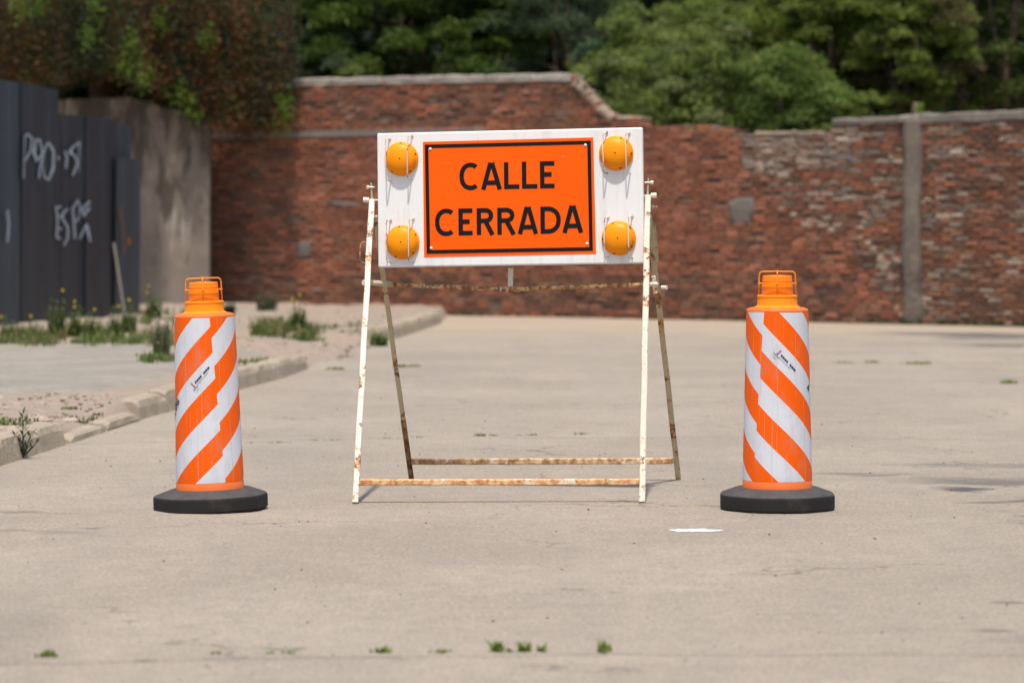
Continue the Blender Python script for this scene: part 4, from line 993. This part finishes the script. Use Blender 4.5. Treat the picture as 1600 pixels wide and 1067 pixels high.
for x,y,h,lb in [(525,577,.04,'faint weed in the farthest joint beside the front left leg'),(627,573,.04,'faint weed in the farthest joint right of the rear left leg'),(647,572,.03,'second faint weed right of the rear left leg in the farthest joint'),
  (1318,567,.03,'first far weed right of the right drum'),(1362,566,.035,'wide faint weed in the farthest joint right of the right drum'),(1420,568,.03,'faint far weed in line with the concrete pillar'),(1440,568,.045,'taller far weed just right of the pillar line'),(1576,598,.05,'small dark weed on the far road near the right edge')]:
    tuft(x,y,h,.10,50,lb,grp='faint weeds in the farthest joint',wd=.007)
# leafy weed by the near kerb
b=G(36,714); pl_=empty('leafy_weed',b,'upright dark green weed growing at the foot of the near kerb','weed'); m=MB(); st_=MB()
for dx,h in ((0,.30),(-.055,.17),(.05,.16),(.10,.12),(-.03,.12)):
    st_.tube([b,b+Vector((dx*.6,-.01,h*.5)),b+Vector((dx*1.1,-.01,h))],[.005,.004,.002],5); 
    for i in range(int(h*110)):
        z=h*(.08+.92*i/(h*110)); a=i*2.4; d=Vector((math.cos(a),math.sin(a),.9)); s=.045*random.uniform(.7,1.2); q=b+Vector((dx*1.1*z/h,-.01,z)); pr=d.cross(Vector((0,0,1))).normalized()*s*.14
        m.add([q,q+d*s*.5+pr,q+d*s,q+d*s*.5-pr],[(0,1,2,3)],tuple(v*random.uniform(.7,1.3) for v in (.055,.075,.028)))
st_.build('stem',m_plain('stem',(.06,.07,.03),.8),pl_); m.build('leaves',M_leaf,pl_)
# verge vegetation
def vz(X,Y): return verge_h(max(0,kx(Y)-.1-X),Y)+.035*noise.noise(Vector((X*2.1,Y*1.1,3)))-.01
def flowering(x,y,h,label,fl=3,col=(.12,.17,.045),n=60,sp=.12):
    g=G(x,y,.14); g.z=vz(g.x,g.y) if g.x<kx(g.y) else 0
    e=empty('flowering_weed',g,label,'weed','weeds along the fence and walls'); m=MB(); blades(m,g,n,h*.7,sp,col,.010,.5)
    for k_ in range(5): leafy(m,g+Vector((random.uniform(-sp,sp)*.7,random.uniform(-.08,.08),0)),h*random.uniform(.6,1),16,.09,col)
    m.build('leaves',M_leaf,e)
    if fl:
        f=MB()
        for i in range(max(1,fl-1) if x in(118,240,468,1180) else 1):
            q=g+Vector((random.uniform(-.09,.09),-.05,h*random.uniform(.85,1.12))); f.tube([g+Vector((0,0,.05)),q],[.005,.004],4,col=(.07,.10,.03))
            for j in range(8): a=j*.785; f.add([q,q+Vector((math.cos(a)*.018,-.012,math.sin(a)*.018)),q+Vector((math.cos(a+.6)*.018,-.012,math.sin(a+.6)*.018))],[(0,1,2)],(.75,.60,.02))
        f.build('flower',M_leaf,e)
flowering(88,530,.50,'tall green weed before the middle of the metal fence',2); flowering(118,528,.42,'yellow flowered weed second along the metal fence foot',3)
flowering(145,530,.36,'yellow flowered weed third along the metal fence foot',3); flowering(180,528,.40,'leafy weed by the leaning pole',1); flowering(200,522,.48,'yellow flowered weed at the right end of the metal fence',3)
flowering(48,533,.28,'low yellow dotted weed near the left edge by the fence',3); flowering(15,533,.34,'dense green weed at the left edge below the fence',1)
flowering(252,560,.62,'tall seeded weed on the verge just left of the left drum',0,(.19,.20,.10),70,.10); flowering(240,500,.42,'weed with yellow heads at the foot of the concrete wall',3)
flowering(418,485,.42,'dark bushy weed at the brick wall above the left drum',0,(.06,.085,.04),70,.16); flowering(358,492,.25,'small dark weed against the brick wall by the left drum lamp',0,(.04,.055,.03))
flowering(468,517,.42,'yellow flowered weed standing on the verge before the brick wall',3); flowering(592,522,.20,'small weed beside the far kerb behind the barricade left leg',1)
flowering(1180,503,.10,'small yellow flower at the wall foot beside the right drum',2,n=20)
m=MB()
for (x0,x1,y0,y1,n,h) in ((0,270,522,546,900,.16),(225,290,560,572,220,.10),(398,450,508,522,360,.16),(450,500,515,524,200,.14),(372,470,560,574,130,.07),(500,560,508,516,60,.08),(225,330,490,510,260,.14),(105,190,628,650,80,.05),(0,100,650,668,60,.05)):
    for i in range(n//6):
        g=G(random.uniform(x0,x1),random.uniform(y0,y1),.14); 
        if g.x>kx(g.y)-.12: continue
        k_=random.random(); g.z=vz(g.x,g.y)
        blades(m,g,12,h*random.uniform(.5,1.2),.10,(.14,.19,.045) if k_<.6 else (.21,.20,.08),.009,.7)
for i in range(150):
    x=random.uniform(700,1640); s=ws(x); q=wp(s,0,random.uniform(.03,.18)); blades(m,q,8,random.uniform(.02,.11)*(1 if x>1380 or random.random()<.3 else .5),.07,(.06,.085,.025),.008,.8)
tag(m.build('grass',M_leaf),'green grass and small weeds along the fence, verge and wall foot','grass',kind='stuff')
# sprigs on the wall top
m=MB(); q=wp(ws(1433),ws(1433,180)[1],-.1); 
p_=np.array(q)+np.array([0,0,.09])+rng.normal(size=(60,3))*np.array([.028,.028,.045])
o=leaves_mesh(p_,rng.normal(size=(60,3))+np.array([0,-.5,.5]),np.full(60,.06),np.tile(np.array([[.22,.34,.04]]),(60,1)),.5,'green_sprig'); tag(o,'bright green sprig on the wall top beside the pillar','plant')

# ------------------------------------------------------------------ stones, rubble, litter
def rock(c,r,col,name=None,mb=None):
    m=mb or MB(); n=8; vs=[]; fs=[]; seed=random.random()*50
    for i,ph in enumerate((-.9,-.3,.4,1.0)):
        for k_ in range(n):
            a=k_*2*math.pi/n; d=Vector((math.cos(a)*math.cos(ph),math.sin(a)*math.cos(ph),math.sin(ph)*.6)); d*=r*(1+.5*noise.noise(d*2+Vector((seed,0,0)))); vs.append(Vector(c)+d)
    for i in range(3):
        for k_ in range(n): fs.append((i*n+k_,i*n+(k_+1)%n,(i+1)*n+(k_+1)%n,(i+1)*n+k_))
    fs+=[tuple(range(n))[::-1],tuple(3*n+k_ for k_ in range(n))]
    m.add(vs,fs,col); 
    return m
rk=[(194,524,.09,'pale round stone on the grey pavement below the fence'),(183,540,.06,'small pale stone lying at the back edge of the grey pavement'),(255,512,.16,'light block of rubble behind the left drum'),(243,520,.10,'reddish lump of rubble left of the left drum lamp'),(150,662,.07,'large pale rubble stone in the broken kerb gap'),(178,652,.06,'flat pinkish rubble stone where the kerb is broken'),(120,655,.08,'pinkish stone on the dirt behind the broken kerb'),(60,668,.07,'small beige stone behind the near kerb')]
for x,y,r,l in rk:
    g=G(x,y,.10 if x in(150,178) else .15); g.x=min(g.x,kx(g.y)-.22); g.z=vz(g.x,g.y)+r*.1; o=rock((0,0,0),r,(.42,.33,.26)).build('rubble_stone',M_stone); o.location=g; tag(o,l,'stone','loose stones on the verge')
m=MB()
for i in range(900):
    Y=random.choice([random.uniform(21,25.5),random.uniform(34,46),random.uniform(35,41)]); X=kx(Y)-random.uniform(-.25 if Y>34 and Y<39 else .16,2.6 if Y>33 else 1.3); r=random.uniform(.006,.020) if random.random()<.96 else .035
    z=vz(X,Y) if X<kx(Y)-.1 else 0
    rock((X,Y,z+.01+r*.3),r,random.choice([(.36,.27,.20),(.38,.31,.24),(.30,.22,.17),(.42,.36,.30)]),mb=m)
tag(m.build('rubble',M_stone),'scattered rubble and pebbles on the dirt verge','rubble',kind='stuff')
m=MB()
for i in range(700):
    Y=9+random.random()**1.5*22; X=random.uniform(-3.0,4.2); r=random.uniform(.0018,.006)
    if X<kx(Y)+.1: continue
    k_=random.random(); rock((X,Y,camber(X,Y)+r*.4),r*(1.4 if k_>.93 else 1),(.10,.075,.055) if k_<.45 else (.36,.29,.23) if k_<.9 else (.19,.10,.06),mb=m)
tag(m.build('grit',M_stone),'fine grit scattered over the concrete road','grit',kind='stuff')
# spilled white paint
g=G(1083,828.5); m=MB(); N=48; vs=[(0,0,.0016)]
for i in range(N):
    a=i*2*math.pi/N; k_=1+.5*noise.noise(Vector((math.cos(a)*1.7,math.sin(a)*1.7,4)))+.30*noise.noise(Vector((math.cos(a)*6,math.sin(a)*6,4)))
    vs.append((.125*k_*math.cos(a),.085*k_*math.sin(a),.0004))
m.add(vs,[(0,i+1,(i+1)%N+1) for i in range(N)]); o=m.build('paint_spill',m_plain('white_spill',(.66,.66,.66),.8,.2,.2,14,.3)); o.location=(g.x,g.y,camber(g.x,g.y)+.001); tag(o,'small splash of white paint on the road before the right drum','paint stain')
